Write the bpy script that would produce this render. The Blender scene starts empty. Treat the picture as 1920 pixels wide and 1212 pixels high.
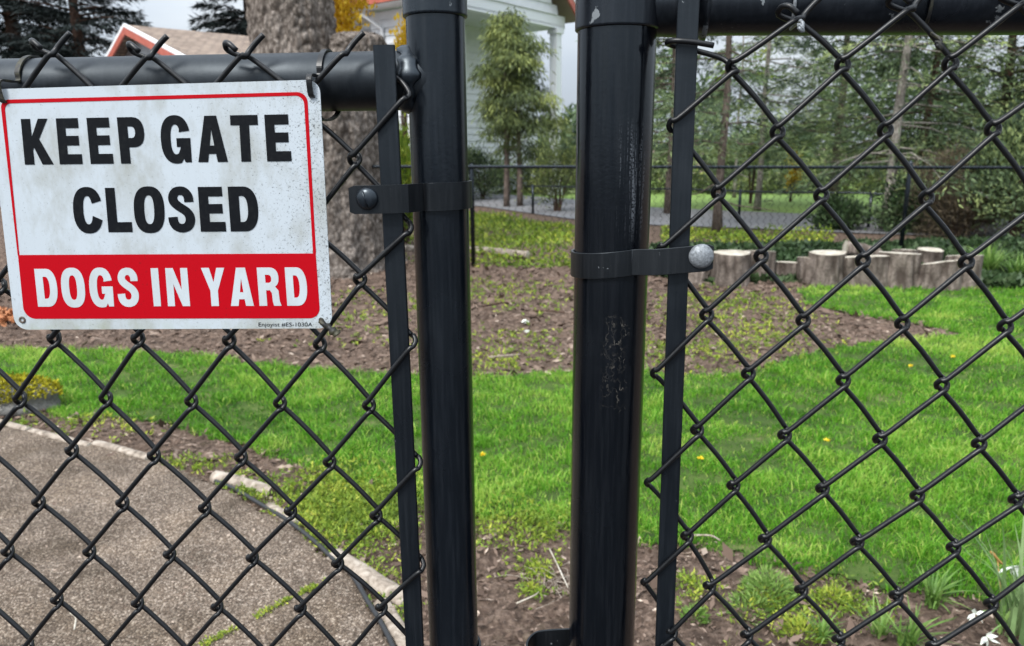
import bpy, math, random
import numpy as np
from mathutils import Matrix, Vector
random.seed(7); rng = np.random.default_rng(7)
sc = bpy.context.scene
PI = math.pi
# ---------------------------------------------------------------- camera
FPX = 1387.0                      # focal length in pixels of the 1920 px wide photograph
PITCH, ROLL = math.radians(13.25), math.radians(-.42)
CAM = np.array([0, 0, 1.45])
FW = np.array([0, math.cos(PITCH), -math.sin(PITCH)])
R0 = np.array([1.0, 0, 0]); U0 = np.cross(R0, FW)
RT = R0*math.cos(ROLL)+U0*math.sin(ROLL); UP = np.cross(RT, FW)
cd = bpy.data.cameras.new('camera'); cam = bpy.data.objects.new('camera', cd)
sc.collection.objects.link(cam); sc.camera = cam
M4 = Matrix.Identity(4)
for r in range(3):
    M4[r][0] = RT[r]; M4[r][1] = UP[r]; M4[r][2] = -FW[r]; M4[r][3] = CAM[r]
cam.matrix_world = M4
cd.sensor_width = 36; cd.lens = 36*FPX/1920
cd.clip_start = .02; cd.clip_end = 2000
cd.dof.use_dof = True; cd.dof.focus_distance = .64; cd.dof.aperture_fstop = 12.5
# ---------------------------------------------------------------- sky and sun
SUN_EL, SUN_AZ = math.radians(50), math.radians(215)
w = bpy.data.worlds.new('World'); sc.world = w; w.use_nodes = True
nt = w.node_tree; N = nt.nodes; Lk = nt.links; N.clear()
sky = N.new('ShaderNodeTexSky'); sky.sky_type = 'NISHITA'; sky.sun_disc = False
sky.sun_elevation = SUN_EL; sky.sun_rotation = SUN_AZ; sky.dust_density = 4; sky.air_density = 1
hs = N.new('ShaderNodeHueSaturation'); hs.inputs['Saturation'].default_value = .22; hs.inputs['Value'].default_value = 1.0
Lk.new(sky.outputs[0], hs.inputs['Color'])
tc = N.new('ShaderNodeTexCoord'); mp = N.new('ShaderNodeMapping'); mp.inputs['Scale'].default_value = (1, 1, 2.6)
Lk.new(tc.outputs['Generated'], mp.inputs[0])
cn = N.new('ShaderNodeTexNoise'); cn.inputs['Scale'].default_value = 2.2; cn.inputs['Detail'].default_value = 5
Lk.new(mp.outputs[0], cn.inputs['Vector'])
cr = N.new('ShaderNodeValToRGB'); cr.color_ramp.elements[0].position = .3; cr.color_ramp.elements[0].color = (.74, .80, .88, 1)
cr.color_ramp.elements[1].position = .72; cr.color_ramp.elements[1].color = (1.12, 1.12, 1.12, 1)
Lk.new(cn.outputs[0], cr.inputs[0])
lay = N.new('ShaderNodeMix'); lay.data_type = 'RGBA'; lay.inputs['Factor'].default_value = .72   # cloud layer over the clear sky
Lk.new(hs.outputs[0], lay.inputs[6]); lay.inputs[7].default_value = (8.2, 8.85, 9.5, 1)
mm = N.new('ShaderNodeMix'); mm.data_type = 'RGBA'; mm.blend_type = 'MULTIPLY'; mm.inputs['Factor'].default_value = 1
Lk.new(lay.outputs[2], mm.inputs[6]); Lk.new(cr.outputs[0], mm.inputs[7])
sxz = N.new('ShaderNodeSeparateXYZ'); Lk.new(tc.outputs['Generated'], sxz.inputs[0])
gr = N.new('ShaderNodeMapRange'); gr.inputs['From Min'].default_value = .05; gr.inputs['From Max'].default_value = .95; gr.inputs['To Min'].default_value = .47; gr.inputs['To Max'].default_value = 1.5
Lk.new(sxz.outputs[2], gr.inputs['Value'])     # an overcast sky is brighter overhead than at the horizon
vm = N.new('ShaderNodeVectorMath'); vm.operation = 'SCALE'; Lk.new(mm.outputs[2], vm.inputs[0]); Lk.new(gr.outputs[0], vm.inputs['Scale'])
bg = N.new('ShaderNodeBackground'); bg.inputs['Strength'].default_value = .085
Lk.new(vm.outputs[0], bg.inputs[0]); wo = N.new('ShaderNodeOutputWorld'); Lk.new(bg.outputs[0], wo.inputs[0])
sl = bpy.data.lights.new('sun', 'SUN'); sl.energy = 1.5; sl.angle = math.radians(18); sl.color = (1, .97, .92)
so = bpy.data.objects.new('sun', sl); sc.collection.objects.link(so)
sd = Vector((math.sin(SUN_AZ)*math.cos(SUN_EL), math.cos(SUN_AZ)*math.cos(SUN_EL), math.sin(SUN_EL)))
so.rotation_euler = sd.to_track_quat('Z', 'Y').to_euler()
vs = sc.view_settings; vs.view_transform = 'Standard'; vs.look = 'None'; vs.gamma = 1; vs.exposure = 1.28
sc.cycles.max_bounces = 6; sc.cycles.transparent_max_bounces = 6
sc.cycles.diffuse_bounces = 3

# ================================================================ helpers
def ray(x, y): return FW + RT*(x-960)/FPX - UP*(y-606)/FPX
def gz(x, y, z=0.0):                       # ground point seen at a photo pixel
    d = ray(x, y); return CAM + d*((z-CAM[2])/d[2])
def aty(x, y, Y):                          # point at depth Y
    d = ray(x, y); return CAM + d*(Y/d[1])
class Plane:                               # vertical plane through P turned by yaw
    def __init__(s, P, yaw, off=0):
        s.h = np.array([math.cos(yaw), math.sin(yaw), 0]); s.n = np.array([-math.sin(yaw), math.cos(yaw), 0])
        s.P = np.array([P[0], P[1], 0])+s.n*off; s.yaw = yaw
    def px(s, x, y, off=0):                # -> (a, z) in the plane
        d = ray(x, y); Q = CAM+d*(((s.P+s.n*off-CAM) @ s.n)/(d @ s.n)); return np.array([(Q-s.P) @ s.h, Q[2]])
    def pt(s, a, z, off=0): return s.P + s.h*a + s.n*off + np.array([0, 0, z])

def tag(o, label=None, cat=None, group=None, kind=None):
    if label: o['label'] = label
    if cat: o['category'] = cat
    if group: o['group'] = group
    if kind: o['kind'] = kind
    return o
def empty(name, loc, label, cat, group=None):
    o = bpy.data.objects.new(name, None); sc.collection.objects.link(o); o.location = Vector([float(v) for v in loc])
    o.empty_display_size = .1
    return tag(o, label, cat, group)
def link(name, me, mat, parent=None, smooth=True):
    o = bpy.data.objects.new(name, me); sc.collection.objects.link(o)
    if mat is not None:
        for m in (mat if isinstance(mat, (list, tuple)) else [mat]): me.materials.append(m)
    if smooth and len(me.polygons): me.polygons.foreach_set('use_smooth', [True]*len(me.polygons))
    if parent is not None:
        o.parent = parent; o.matrix_parent_inverse = Matrix.Translation(-parent.location)
    return o
def top(name, mb, mat, label, cat, group=None, kind=None, smooth=True):   # one-mesh thing with its origin at its base
    V = np.array(mb.v); c = np.array([(V[:, 0].min()+V[:, 0].max())/2, (V[:, 1].min()+V[:, 1].max())/2, V[:, 2].min()])
    mb.v = [tuple(p) for p in V-c]
    o = mb.build(name, mat, None, smooth); o.location = Vector(c.tolist())
    return tag(o, label, cat, group, kind)
class MB:
    def __init__(s): s.v = []; s.f = []; s.mi = []; s.t = None
    def add(s, V, F, mi=0):
        b = len(s.v); s.v += [tuple(map(float, p)) for p in V]; s.f += [tuple(int(b+i) for i in f) for f in F]; s.mi += [mi]*len(F); return s
    def box(s, c, sx, sy, sz, h=(1, 0, 0), n=(0, 1, 0), u=(0, 0, 1), mi=0):
        c, h, n, u = map(np.array, (c, h, n, u)); V = [c+h*a*sx/2+n*b*sy/2+u*d*sz/2 for d in (-1, 1) for b in (-1, 1) for a in (-1, 1)]
        return s.add(V, [(0, 2, 3, 1), (4, 5, 7, 6), (0, 1, 5, 4), (2, 6, 7, 3), (0, 4, 6, 2), (1, 3, 7, 5)], mi)
    def tube(s, P, r, k=10, caps=True, wob=0, mi=0):
        P = np.array(P, float); n = len(P); rr = np.full(n, r) if np.isscalar(r) else np.array(r)
        T = np.gradient(P, axis=0); T /= np.linalg.norm(T, axis=1)[:, None]+1e-12
        a = np.array([0, 0, 1.0]) if abs(T[0][2]) < .9 else np.array([0, 1.0, 0]); V = []
        nn = np.cross(T[0], a); nn /= np.linalg.norm(nn)
        for i in range(n):
            nn = nn - T[i]*(nn @ T[i]); nn /= np.linalg.norm(nn)+1e-12; b = np.cross(T[i], nn)
            for j in range(k):
                an = 2*PI*j/k; q = rr[i]*(1+(wob*random.uniform(-1, 1) if wob else 0)); V.append(P[i]+nn*math.cos(an)*q+b*math.sin(an)*q)
        F = [(i*k+j, i*k+(j+1) % k, (i+1)*k+(j+1) % k, (i+1)*k+j) for i in range(n-1) for j in range(k)]
        if caps: F += [tuple(range(k))[::-1], tuple(range((n-1)*k, n*k))]
        return s.add(V, F, mi)
    def build(s, name, mat, parent=None, smooth=True):
        me = bpy.data.meshes.new(name); me.from_pydata(s.v, [], s.f); 
        if any(s.mi): me.polygons.foreach_set('material_index', s.mi)
        me.update(); return link(name, me, mat, parent, smooth)
def catmull(P, m=4, closed=False):
    P = np.array(P, float); n = len(P); out = []
    for i in range(n-1):
        p0, p1, p2, p3 = P[max(i-1, 0)], P[i], P[i+1], P[min(i+2, n-1)]
        for j in range(m):
            t = j/m; out.append(.5*((2*p1)+(-p0+p2)*t+(2*p0-5*p1+4*p2-p3)*t*t+(-p0+3*p1-3*p2+p3)*t**3))
    out.append(P[-1]); return np.array(out)
def quads_mesh(name, V, tint=None, k=4):          # V (n,k,3) -> n faces, per-face tint
    n = len(V); me = bpy.data.meshes.new(name)
    me.vertices.add(n*k); me.vertices.foreach_set('co', V.reshape(-1).astype(np.float32))
    me.loops.add(n*k); me.loops.foreach_set('vertex_index', np.arange(n*k, dtype=np.int32))
    me.polygons.add(n); me.polygons.foreach_set('loop_start', np.arange(0, n*k, k, dtype=np.int32))
    me.update(calc_edges=True)
    if tint is not None:
        ca = me.color_attributes.new('tint', 'FLOAT_COLOR', 'POINT'); t = np.repeat(tint, k)
        ca.data.foreach_set('color', np.stack([t, t, t, np.ones_like(t)], 1).reshape(-1).astype(np.float32))
    return me
def cards(P, D, L, W, nrm=None, bend=0.0):        # leaf cards: base P, direction D, length L, width W
    n = len(P); D = D/np.linalg.norm(D, axis=1)[:, None]
    if nrm is None: nrm = rng.normal(size=(n, 3))
    S = np.cross(D, nrm); S /= np.linalg.norm(S, axis=1)[:, None]+1e-9
    L = np.broadcast_to(L, (n,))[:, None]; W = np.broadcast_to(W, (n,))[:, None]
    V = np.empty((n, 4, 3)); V[:, 0] = P; V[:, 2] = P+D*L; m = P+D*L*.45
    V[:, 1] = m+S*W/2; V[:, 3] = m-S*W/2; return V
def nz(x, y, s=0):                                # smooth pseudo noise
    return (np.sin(x*1.7+s+1.3*np.sin(y*1.1+s*2))+np.sin(y*2.3-s+1.7*np.sin(x*.9+s))+.6*np.sin(x*4.1+y*3.3+s*3)+.4*np.sin(x*7.7-y*6.1+s*5))/3
def inpoly(x, y, poly):
    x = np.asarray(x); y = np.asarray(y); c = np.zeros(x.shape, bool); n = len(poly)
    for i in range(n):
        x1, y1 = poly[i]; x2, y2 = poly[(i+1) % n]
        if y1 == y2: continue
        c ^= ((y1 > y) != (y2 > y)) & (x < (x2-x1)*(y-y1)/(y2-y1)+x1)
    return c

# ================================================================ materials
def mat(name, col, rough=.6, build=None, metal=0, spec=.5):
    m = bpy.data.materials.new(name); m.use_nodes = True; t = m.node_tree; b = t.nodes['Principled BSDF']
    b.inputs['Base Color'].default_value = (*col, 1); b.inputs['Roughness'].default_value = rough
    b.inputs['Metallic'].default_value = metal; b.inputs['Specular IOR Level'].default_value = spec
    if build: build(t, b)
    return m
def nd(t, ty, **kw):
    n = t.nodes.new(ty)
    for k, v in kw.items():
        if k in n.inputs: n.inputs[k].default_value = v
        else: setattr(n, k, v)
    return n
def coord(t, scale=(1, 1, 1), obj=True):
    c = nd(t, 'ShaderNodeTexCoord'); m = nd(t, 'ShaderNodeMapping'); m.inputs['Scale'].default_value = scale
    t.links.new(c.outputs['Object'], m.inputs[0]); return m.outputs[0]
def noise(t, vec, scale, detail=4, rough=.55, dist=0):
    n = nd(t, 'ShaderNodeTexNoise'); n.inputs['Scale'].default_value = scale; n.inputs['Detail'].default_value = detail
    n.inputs['Roughness'].default_value = rough; n.inputs['Distortion'].default_value = dist
    t.links.new(vec, n.inputs['Vector']); return n.outputs[0]
def ramp(t, fac, stops, interp='LINEAR'):
    r = nd(t, 'ShaderNodeValToRGB'); r.color_ramp.interpolation = interp; e = r.color_ramp.elements
    while len(e) < len(stops): e.new(.5)
    for i, (p, c) in enumerate(stops):
        e[i].position = p; e[i].color = (*(c if hasattr(c, '__len__') else (c, c, c)), 1)
    t.links.new(fac, r.inputs[0]); return r.outputs[0]
def mix(t, fac, a, b, blend='MIX'):
    m = nd(t, 'ShaderNodeMix', data_type='RGBA', blend_type=blend)
    for v, i in ((fac, 0), (a, 6), (b, 7)):
        if hasattr(v, 'links') or hasattr(v, 'is_linked'): t.links.new(v, m.inputs[i])
        else: m.inputs[i].default_value = v if i == 0 else (*v, 1)
    return m.outputs[2]
def mth(t, op, a, b=0.0, c=None):
    m = nd(t, 'ShaderNodeMath', operation=op)
    for v, i in ((a, 0), (b, 1), (c, 2)):
        if v is None: continue
        if hasattr(v, 'is_linked'): t.links.new(v, m.inputs[i])
        else: m.inputs[i].default_value = v
    return m.outputs[0]
def bump(t, b, h, strength=.5, dist=.01):
    n = nd(t, 'ShaderNodeBump'); n.inputs['Strength'].default_value = strength; n.inputs['Distance'].default_value = dist
    t.links.new(h, n.inputs['Height']); t.links.new(n.outputs[0], b.inputs['Normal'])

def paint(chip=.74, chipscale=60, base=(.0105, .0125, .016), rough=.3, streak=False, gloss=.09):
    def f(t, b):
        b.inputs['Specular Tint'].default_value = (.80, .91, 1, 1)
        v = coord(t); n1 = noise(t, v, 14, 5); n2 = noise(t, v, chipscale, 6, .65); n3 = noise(t, coord(t, (60, 60, 3)), 5, 4)
        dust = mth(t, 'ADD', ramp(t, n3, [(.45, 0), (.75, .5)]), mth(t, 'MULTIPLY', ramp(t, noise(t, coord(t, (300, 300, 4)), 2, 5, .7), [(.55, 0), (.7, .5)]), ramp(t, noise(t, v, 9, 3), [(.4, 0), (.65, 1)])))
        col = mix(t, dust, base, tuple(min(1, c*2.1+.008) for c in base))
        ch = ramp(t, n2, [(chip, 0), (chip+.012, 1)])
        col = mix(t, ch, col, (.16, .175, .185))
        if streak:
            sx = nd(t, 'ShaderNodeSeparateXYZ'); c = nd(t, 'ShaderNodeTexCoord'); t.links.new(c.outputs['Object'], sx.inputs[0])
            # chalky runs down the face between two heights, and a patch of peeled paint below
            def band(s, lo, hi, e): return mth(t, 'MULTIPLY', mth(t, 'SMOOTH_MIN', mth(t, 'MAXIMUM', mth(t, 'DIVIDE', mth(t, 'SUBTRACT', s, lo), e), 0), 1, 0), mth(t, 'MINIMUM', mth(t, 'MAXIMUM', mth(t, 'DIVIDE', mth(t, 'SUBTRACT', hi, s), e), 0), 1))
            x, z = sx.outputs[0], sx.outputs[2]
            run = ramp(t, noise(t, coord(t, (420, 420, 9)), 1, 5, .7), [(.5, 0), (.6, 1)])
            spk = ramp(t, noise(t, coord(t), 700, 2), [(.42, 0), (.55, 1)])
            m = mth(t, 'MULTIPLY', mth(t, 'MULTIPLY', run, spk), mth(t, 'MULTIPLY', band(x, -.002, .024, .006), band(z, 1.372, 1.475, .03)))
            col = mix(t, mth(t, 'MULTIPLY', m, .8), col, (.11, .12, .135))
            pe = noise(t, coord(t, (1, 1, .7)), 95, 5, .6)
            rim = mth(t, 'SUBTRACT', 1, mth(t, 'MINIMUM', mth(t, 'MULTIPLY', mth(t, 'ABSOLUTE', mth(t, 'SUBTRACT', pe, .52)), 40), 1))
            pm = mth(t, 'MULTIPLY', rim, mth(t, 'MULTIPLY', band(x, -.012, .014, .006), band(z, 1.225, 1.315, .012)))
            spk2 = ramp(t, noise(t, coord(t), 130, 3), [(.52, 0), (.62, 1)])
            pm = mth(t, 'MULTIPLY', pm, mth(t, 'ADD', mth(t, 'MULTIPLY', spk2, .8), .12))
            col = mix(t, pm, col, (.11, .1, .085))
        t.links.new(col, b.inputs['Base Color'])
        r = ramp(t, n1, [(.3, rough-gloss), (.75, rough+.16)])
        r = mix(t, ch, r, (.6, .6, .6)); t.links.new(r, b.inputs['Roughness'])
        h = mth(t, 'ADD', mth(t, 'MULTIPLY', noise(t, v, 300, 3), .25), mth(t, 'MULTIPLY', n1, 1.0))
        bump(t, b, h, .25, .0012)
    return f
M = {}
M['paint'] = mat('black_paint', (.011, .012, .015), .3, paint(base=(.0028, .0040, .0062), rough=.2), spec=.46)
M['paint_bar'] = mat('black_paint_flat', (.013, .015, .018), .4, paint(.71, 90, (.0035, .0048, .0068), .32), spec=.46)
M['paint_post'] = mat('black_paint_worn', (.011, .012, .015), .25, paint(.8, 60, (.0014, .002, .0034), .17, True), spec=.46)
M['paint_band'] = mat('black_paint_chipped', (.012, .013, .015), .4, paint(.685, 70, (.004, .0045, .0055), .36), spec=.4)
M['paint_fitting'] = mat('black_paint_fitting', (.011, .013, .016), .3, paint(.66, 26, (.004, .006, .009), .28), spec=.6)
M['paint_cap'] = mat('black_paint_cap', (.01, .011, .013), .35, paint(.635, 45, (.004, .005, .0075), .3), spec=.45)
M['paint_rail'] = mat('black_paint_chalky', (.01, .011, .013), .35, paint(.56, 22, (.004, .005, .0075), .3), spec=.45)
M['vinyl'] = mat('black_vinyl', (.009, .010, .011), .38, lambda t, b: (bump(t, b, noise(t, coord(t), 260, 3), .25, .0008),
    t.links.new(mix(t, ramp(t, noise(t, coord(t), 120, 6, .7), [(.68, 0), (.72, 1)]), (.004, .0045, .0055), (.08, .08, .08)), b.inputs['Base Color'])), spec=.4)
M['vinyl_dirty'] = mat('mossy_vinyl', (.02, .02, .015), .6, lambda t, b: t.links.new(
    mix(t, ramp(t, noise(t, coord(t), 110, 5, .65), [(.45, 0), (.65, 1)]), (.005, .0055, .006), (.05, .046, .02)), b.inputs['Base Color']))
def galv(t, b):
    v = coord(t); c = ramp(t, noise(t, v, 420, 5, .7), [(.3, (.10, .11, .12)), (.62, (.27, .29, .31))]); t.links.new(c, b.inputs['Base Color'])
    bump(t, b, noise(t, v, 500, 4), .5, .001)
M['galv'] = mat('galvanised_steel', (.3, .32, .34), .5, galv, metal=.3)
def signm(base, amt):
    def f(t, b):
        v = coord(t); sx = nd(t, 'ShaderNodeSeparateXYZ'); c = nd(t, 'ShaderNodeTexCoord'); t.links.new(c.outputs['Object'], sx.inputs[0])
        spk = noise(t, v, 620, 3, .75); blot = noise(t, coord(t, (1, 1, .5)), 22, 6, .7)
        gr = mth(t, 'MULTIPLY', mth(t, 'MAXIMUM', mth(t, 'SUBTRACT', sx.outputs[0], .015), 0), 2.0*amt)   # grime grows to the gate post side
        th = mth(t, 'SUBTRACT', .70, mth(t, 'MULTIPLY', gr, .62))
        s1 = mth(t, 'MINIMUM', mth(t, 'MAXIMUM', mth(t, 'MULTIPLY', mth(t, 'SUBTRACT', spk, th), 14), 0), 1)
        st = ramp(t, blot, [(.45, 0), (.70, .62*amt)])
        soft = ramp(t, noise(t, v, 9, 3), [(.3, 0), (.8, .15*amt)])
        stk = mth(t, 'MULTIPLY', ramp(t, noise(t, coord(t, (240, 240, 9)), 1, 4, .7), [(.5, 0), (.75, .3*amt)]), ramp(t, noise(t, v, 14, 3), [(.45, 0), (.7, 1)])); soft = mth(t, 'MAXIMUM', soft, stk)
        fs = ramp(t, noise(t, v, 480, 3, .8), [(.635, 0), (.66, .5*amt)]); s1 = mth(t, 'MAXIMUM', s1, fs)
        col = mix(t, soft, base, tuple(c*.72 for c in base))
        col = mix(t, st, col, (.22, .21, .15))
        g2 = mth(t, 'MULTIPLY', mth(t, 'MAXIMUM', mth(t, 'SUBTRACT', 1.318, sx.outputs[2]), 0), 30*amt)   # green algae on the lower rim
        g2 = mth(t, 'MULTIPLY', mth(t, 'MINIMUM', g2, 1), ramp(t, noise(t, v, 60, 5, .7), [(.4, 0), (.65, .8)]))
        col = mix(t, g2, col, (.26, .29, .14))
        col = mix(t, mth(t, 'MULTIPLY', s1, .75*amt), col, (.045, .048, .05)); t.links.new(col, b.inputs['Base Color'])
    return f
M['sign_white'] = mat('sign_white', (.62, .66, .69), .45, signm((.47, .52, .56), 1.0), spec=.25)
M['sign_print_white'] = mat('sign_print_white', (.64, .68, .7), .45, signm((.49, .54, .57), .5), spec=.25)
M['sign_red'] = mat('sign_red', (.56, .0, .012), .55, spec=.12, build= lambda t, b: t.links.new(mix(t, ramp(t, noise(t, coord(t), 500, 3), [(.66, 0), (.72, .5)]), (.40, .0, .006), (.1, .01, .01)), b.inputs['Base Color']))
M['sign_black'] = mat('sign_black', (.008, .009, .012), .55, spec=.12, build= lambda t, b: t.links.new(mix(t, ramp(t, noise(t, coord(t), 300, 4), [(.5, 0), (.8, .5)]), (.004, .005, .007), (.018, .02, .02)), b.inputs['Base Color']))
def soil(t, b):
    v = coord(t); n1 = noise(t, v, .8, 5, .6); n2 = noise(t, v, 35, 8, .75); n3 = noise(t, v, 6, 6, .7)
    c = ramp(t, n2, [(.3, (.05, .035, .027)), (.5, (.165, .118, .092)), (.68, (.36, .275, .22))])
    c2 = ramp(t, n3, [(.35, (.5, .47, .45)), (.58, (1.0, .96, .93)), (.78, (1.75, 1.66, 1.55))]); c = mix(t, 1, c, c2, 'MULTIPLY')
    g = mth(t, 'MULTIPLY', ramp(t, n1, [(.52, 0), (.68, 1)]), ramp(t, noise(t, v, 22, 5, .7), [(.5, 0), (.62, .45)]))
    c = mix(t, g, c, (.11, .10, .045)); t.links.new(c, b.inputs['Base Color'])
    bump(t, b, mth(t, 'ADD', n2, mth(t, 'MULTIPLY', n3, 1.6)), .9, .03)
M['soil'] = mat('bark_mulch_soil', (.1, .07, .05), .95, soil, spec=.2)
def turf(t, b):
    v = coord(t); c = ramp(t, noise(t, v, 3, 5, .7), [(.35, (.03, .055, .014)), (.58, (.07, .11, .025)), (.78, (.20, .17, .085))])
    t.links.new(c, b.inputs['Base Color']); bump(t, b, noise(t, v, 50, 6), .8, .02)
M['turf'] = mat('turf', (.04, .07, .015), .95, turf, spec=.15)
def aggregate(t, b):
    v = coord(t); vo = nd(t, 'ShaderNodeTexVoronoi'); vo.inputs['Scale'].default_value = 150; t.links.new(v, vo.inputs['Vector'])
    vo2 = nd(t, 'ShaderNodeTexVoronoi'); vo2.inputs['Scale'].default_value = 300; t.links.new(v, vo2.inputs['Vector'])
    peb = ramp(t, mth(t, 'MULTIPLY', mth(t, 'ADD', nd_bw(t, vo.outputs['Color']), nd_bw(t, vo2.outputs['Color'])), .5), [(.2, (.085, .062, .046)), (.45, (.17, .13, .10)), (.62, (.25, .20, .16)), (.85, (.62, .54, .46))])
    gap = ramp(t, vo.outputs['Distance'], [(.35, 1), (.75, .45)])
    c = mix(t, 1, peb, gap, 'MULTIPLY'); big = ramp(t, noise(t, v, 3.2, 8, .7), [(.3, (.5, .47, .42)), (.48, (.92, .89, .86)), (.72, (1.3, 1.24, 1.15))])
    c = mix(t, 1, c, big, 'MULTIPLY'); stn = ramp(t, noise(t, v, 1.1, 7, .65, .6), [(.42, (.72, .70, .66)), (.52, (1, 1, 1))]); c = mix(t, 1, c, stn, 'MULTIPLY'); t.links.new(c, b.inputs['Base Color'])
    bump(t, b, mth(t, 'SUBTRACT', mth(t, 'MULTIPLY', noise(t, v, 60, 5), .6), mth(t, 'ADD', vo.outputs['Distance'], mth(t, 'MULTIPLY', vo2.outputs['Distance'], .4))), .8, .006)
def nd_bw(t, c):
    n = nd(t, 'ShaderNodeRGBToBW'); t.links.new(c, n.inputs[0]); return n.outputs[0]
M['path'] = mat('exposed_aggregate', (.2, .17, .14), .9, aggregate, spec=.25)
M['asphalt'] = mat('asphalt', (.2, .2, .21), .9, lambda t, b: t.links.new(ramp(t, noise(t, coord(t), 8, 8, .7), [(.3, (.13, .13, .14)), (.7, (.24, .235, .24))]), b.inputs['Base Color']))
M['verge'] = mat('verge_grass', (.08, .14, .03), .95, lambda t, b: t.links.new(ramp(t, noise(t, coord(t), 4, 8, .7), [(.3, (.09, .14, .03)), (.55, (.17, .27, .05)), (.8, (.26, .30, .09))]), b.inputs['Base Color']))
def leafm(name, c0, c1, c2, rough=.6, trans=.25):
    m = bpy.data.materials.new(name); m.use_nodes = True; t = m.node_tree; b = t.nodes['Principled BSDF']; o = t.nodes['Material Output']
    a = nd(t, 'ShaderNodeAttribute', attribute_name='tint')
    c = ramp(t, a.outputs['Fac'], [(0, c0), (.5, c1), (1, c2)]); t.links.new(c, b.inputs['Base Color'])
    b.inputs['Roughness'].default_value = rough; b.inputs['Specular IOR Level'].default_value = .25
    tr = nd(t, 'ShaderNodeBsdfTranslucent'); t.links.new(c, tr.inputs[0]); mx = nd(t, 'ShaderNodeMixShader'); mx.inputs[0].default_value = trans
    t.links.new(b.outputs[0], mx.inputs[1]); t.links.new(tr.outputs[0], mx.inputs[2]); t.links.new(mx.outputs[0], o.inputs[0]); return m
M['grass'] = leafm('grass_blades', (.030, .105, .010), (.125, .345, .020), (.46, .58, .12), .5, .35)
M['weed'] = leafm('weed_leaves', (.07, .12, .02), (.20, .30, .035), (.50, .52, .08), .55, .3)
M['chips'] = leafm('bark_chips', (.045, .029, .021), (.17, .118, .09), (.50, .40, .32), .85, 0)
M['spruce'] = leafm('spruce_needles', (.005, .008, .008), (.012, .019, .018), (.028, .038, .035), .7, .1)
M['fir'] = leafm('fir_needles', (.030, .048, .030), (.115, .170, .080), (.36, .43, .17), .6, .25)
M['cypress'] = leafm('cypress_sprays', (.035, .05, .025), (.125, .165, .06), (.36, .40, .12), .6, .25)
M['ivy'] = leafm('ivy_leaves', (.015, .03, .012), (.04, .075, .028), (.12, .17, .08), .45, .1)
M['brush'] = leafm('brown_twigs', (.05, .04, .03), (.12, .095, .06), (.24, .19, .13), .8, .1)
M['yellow'] = leafm('yellow_leaves', (.40, .22, .01), (.65, .42, .02), (.75, .58, .08), .6, .3)
M['strap'] = leafm('strap_leaves', (.06, .13, .03), (.14, .26, .05), (.30, .42, .12), .45, .3)
M['pale_leaf'] = leafm('daffodil_leaves', (.10, .18, .07), (.20, .31, .12), (.36, .46, .24), .45, .3)
M['petal'] = mat('petals', (.75, .78, .70), .5)
M['dead'] = mat('withered_leaf', (.36, .2, .06), .8)
M['dande'] = mat('dandelion', (.8, .6, .02), .6)
M['moss'] = leafm('moss', (.12, .12, .005), (.30, .27, .01), (.45, .40, .03), .9, .1)
def bark(c0, c1, sc_=(18, 18, 5), depth=.03, c2=None):
    def f(t, b):
        v = coord(t, sc_); vo = nd(t, 'ShaderNodeTexVoronoi', feature='F1'); vo.inputs['Scale'].default_value = 1
        nn = nd(t, 'ShaderNodeTexNoise'); nn.inputs['Scale'].default_value = 2; nn.inputs['Detail'].default_value = 6; t.links.new(v, nn.inputs['Vector'])
        t.links.new(mix(t, .25, v, nn.outputs['Color']), vo.inputs['Vector'])
        n = noise(t, coord(t), 40, 8, .7); big = ramp(t, noise(t, coord(t), 3, 4), [(.3, .65), (.7, 1.25)])
        h = mth(t, 'SUBTRACT', mth(t, 'MULTIPLY', n, .5), vo.outputs['Distance'])
        c = ramp(t, vo.outputs['Distance'], [(.25, c1), (.55, tuple((a+d)/2 for a, d in zip(c0, c1))), (.85, c0)])
        c = mix(t, ramp(t, n, [(.3, .9), (.7, 0)]), c, c0); c = mix(t, 1, c, big, 'MULTIPLY'); t.links.new(c, b.inputs['Base Color']); bump(t, b, h, .9, depth)
    return f
M['bark_big'] = mat('plated_bark', (.2, .17, .15), .95, bark((.075, .06, .05), (.34, .295, .26), (30, 30, 16), .02), spec=.15)
M['bark_thin'] = mat('grey_brown_bark', (.15, .12, .1), .95, bark((.08, .06, .05), (.26, .21, .18), (60, 60, 15), .01), spec=.15)
M['bark_red'] = mat('brown_bark', (.1, .06, .04), .95, bark((.05, .03, .022), (.16, .10, .075), (60, 60, 12), .01), spec=.15)
M['bark_pale'] = mat('pale_bark', (.35, .33, .3), .9, bark((.16, .14, .12), (.5, .47, .42), (50, 50, 20), .01), spec=.15)
M['bark_stump'] = mat('stump_bark', (.2, .16, .13), .95, bark((.075, .058, .048), (.34, .285, .245), (22, 22, 7), .04), spec=.15)
def cut(t, b):
    v = coord(t); c = ramp(t, noise(t, v, 9, 6, .7), [(.3, (.22, .18, .13)), (.5, (.46, .41, .33)), (.72, (.66, .62, .54))])
    wv = nd(t, 'ShaderNodeTexWave', wave_type='RINGS', rings_direction='SPHERICAL'); wv.inputs['Scale'].default_value = 18; wv.inputs['Distortion'].default_value = 3; t.links.new(v, wv.inputs['Vector'])
    t.links.new(mix(t, .35, c, ramp(t, wv.outputs[0], [(0, .45), (1, 1)]), 'MULTIPLY'), b.inputs['Base Color'])
M['cut'] = mat('sawn_wood', (.55, .48, .38), .85, cut)
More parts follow.
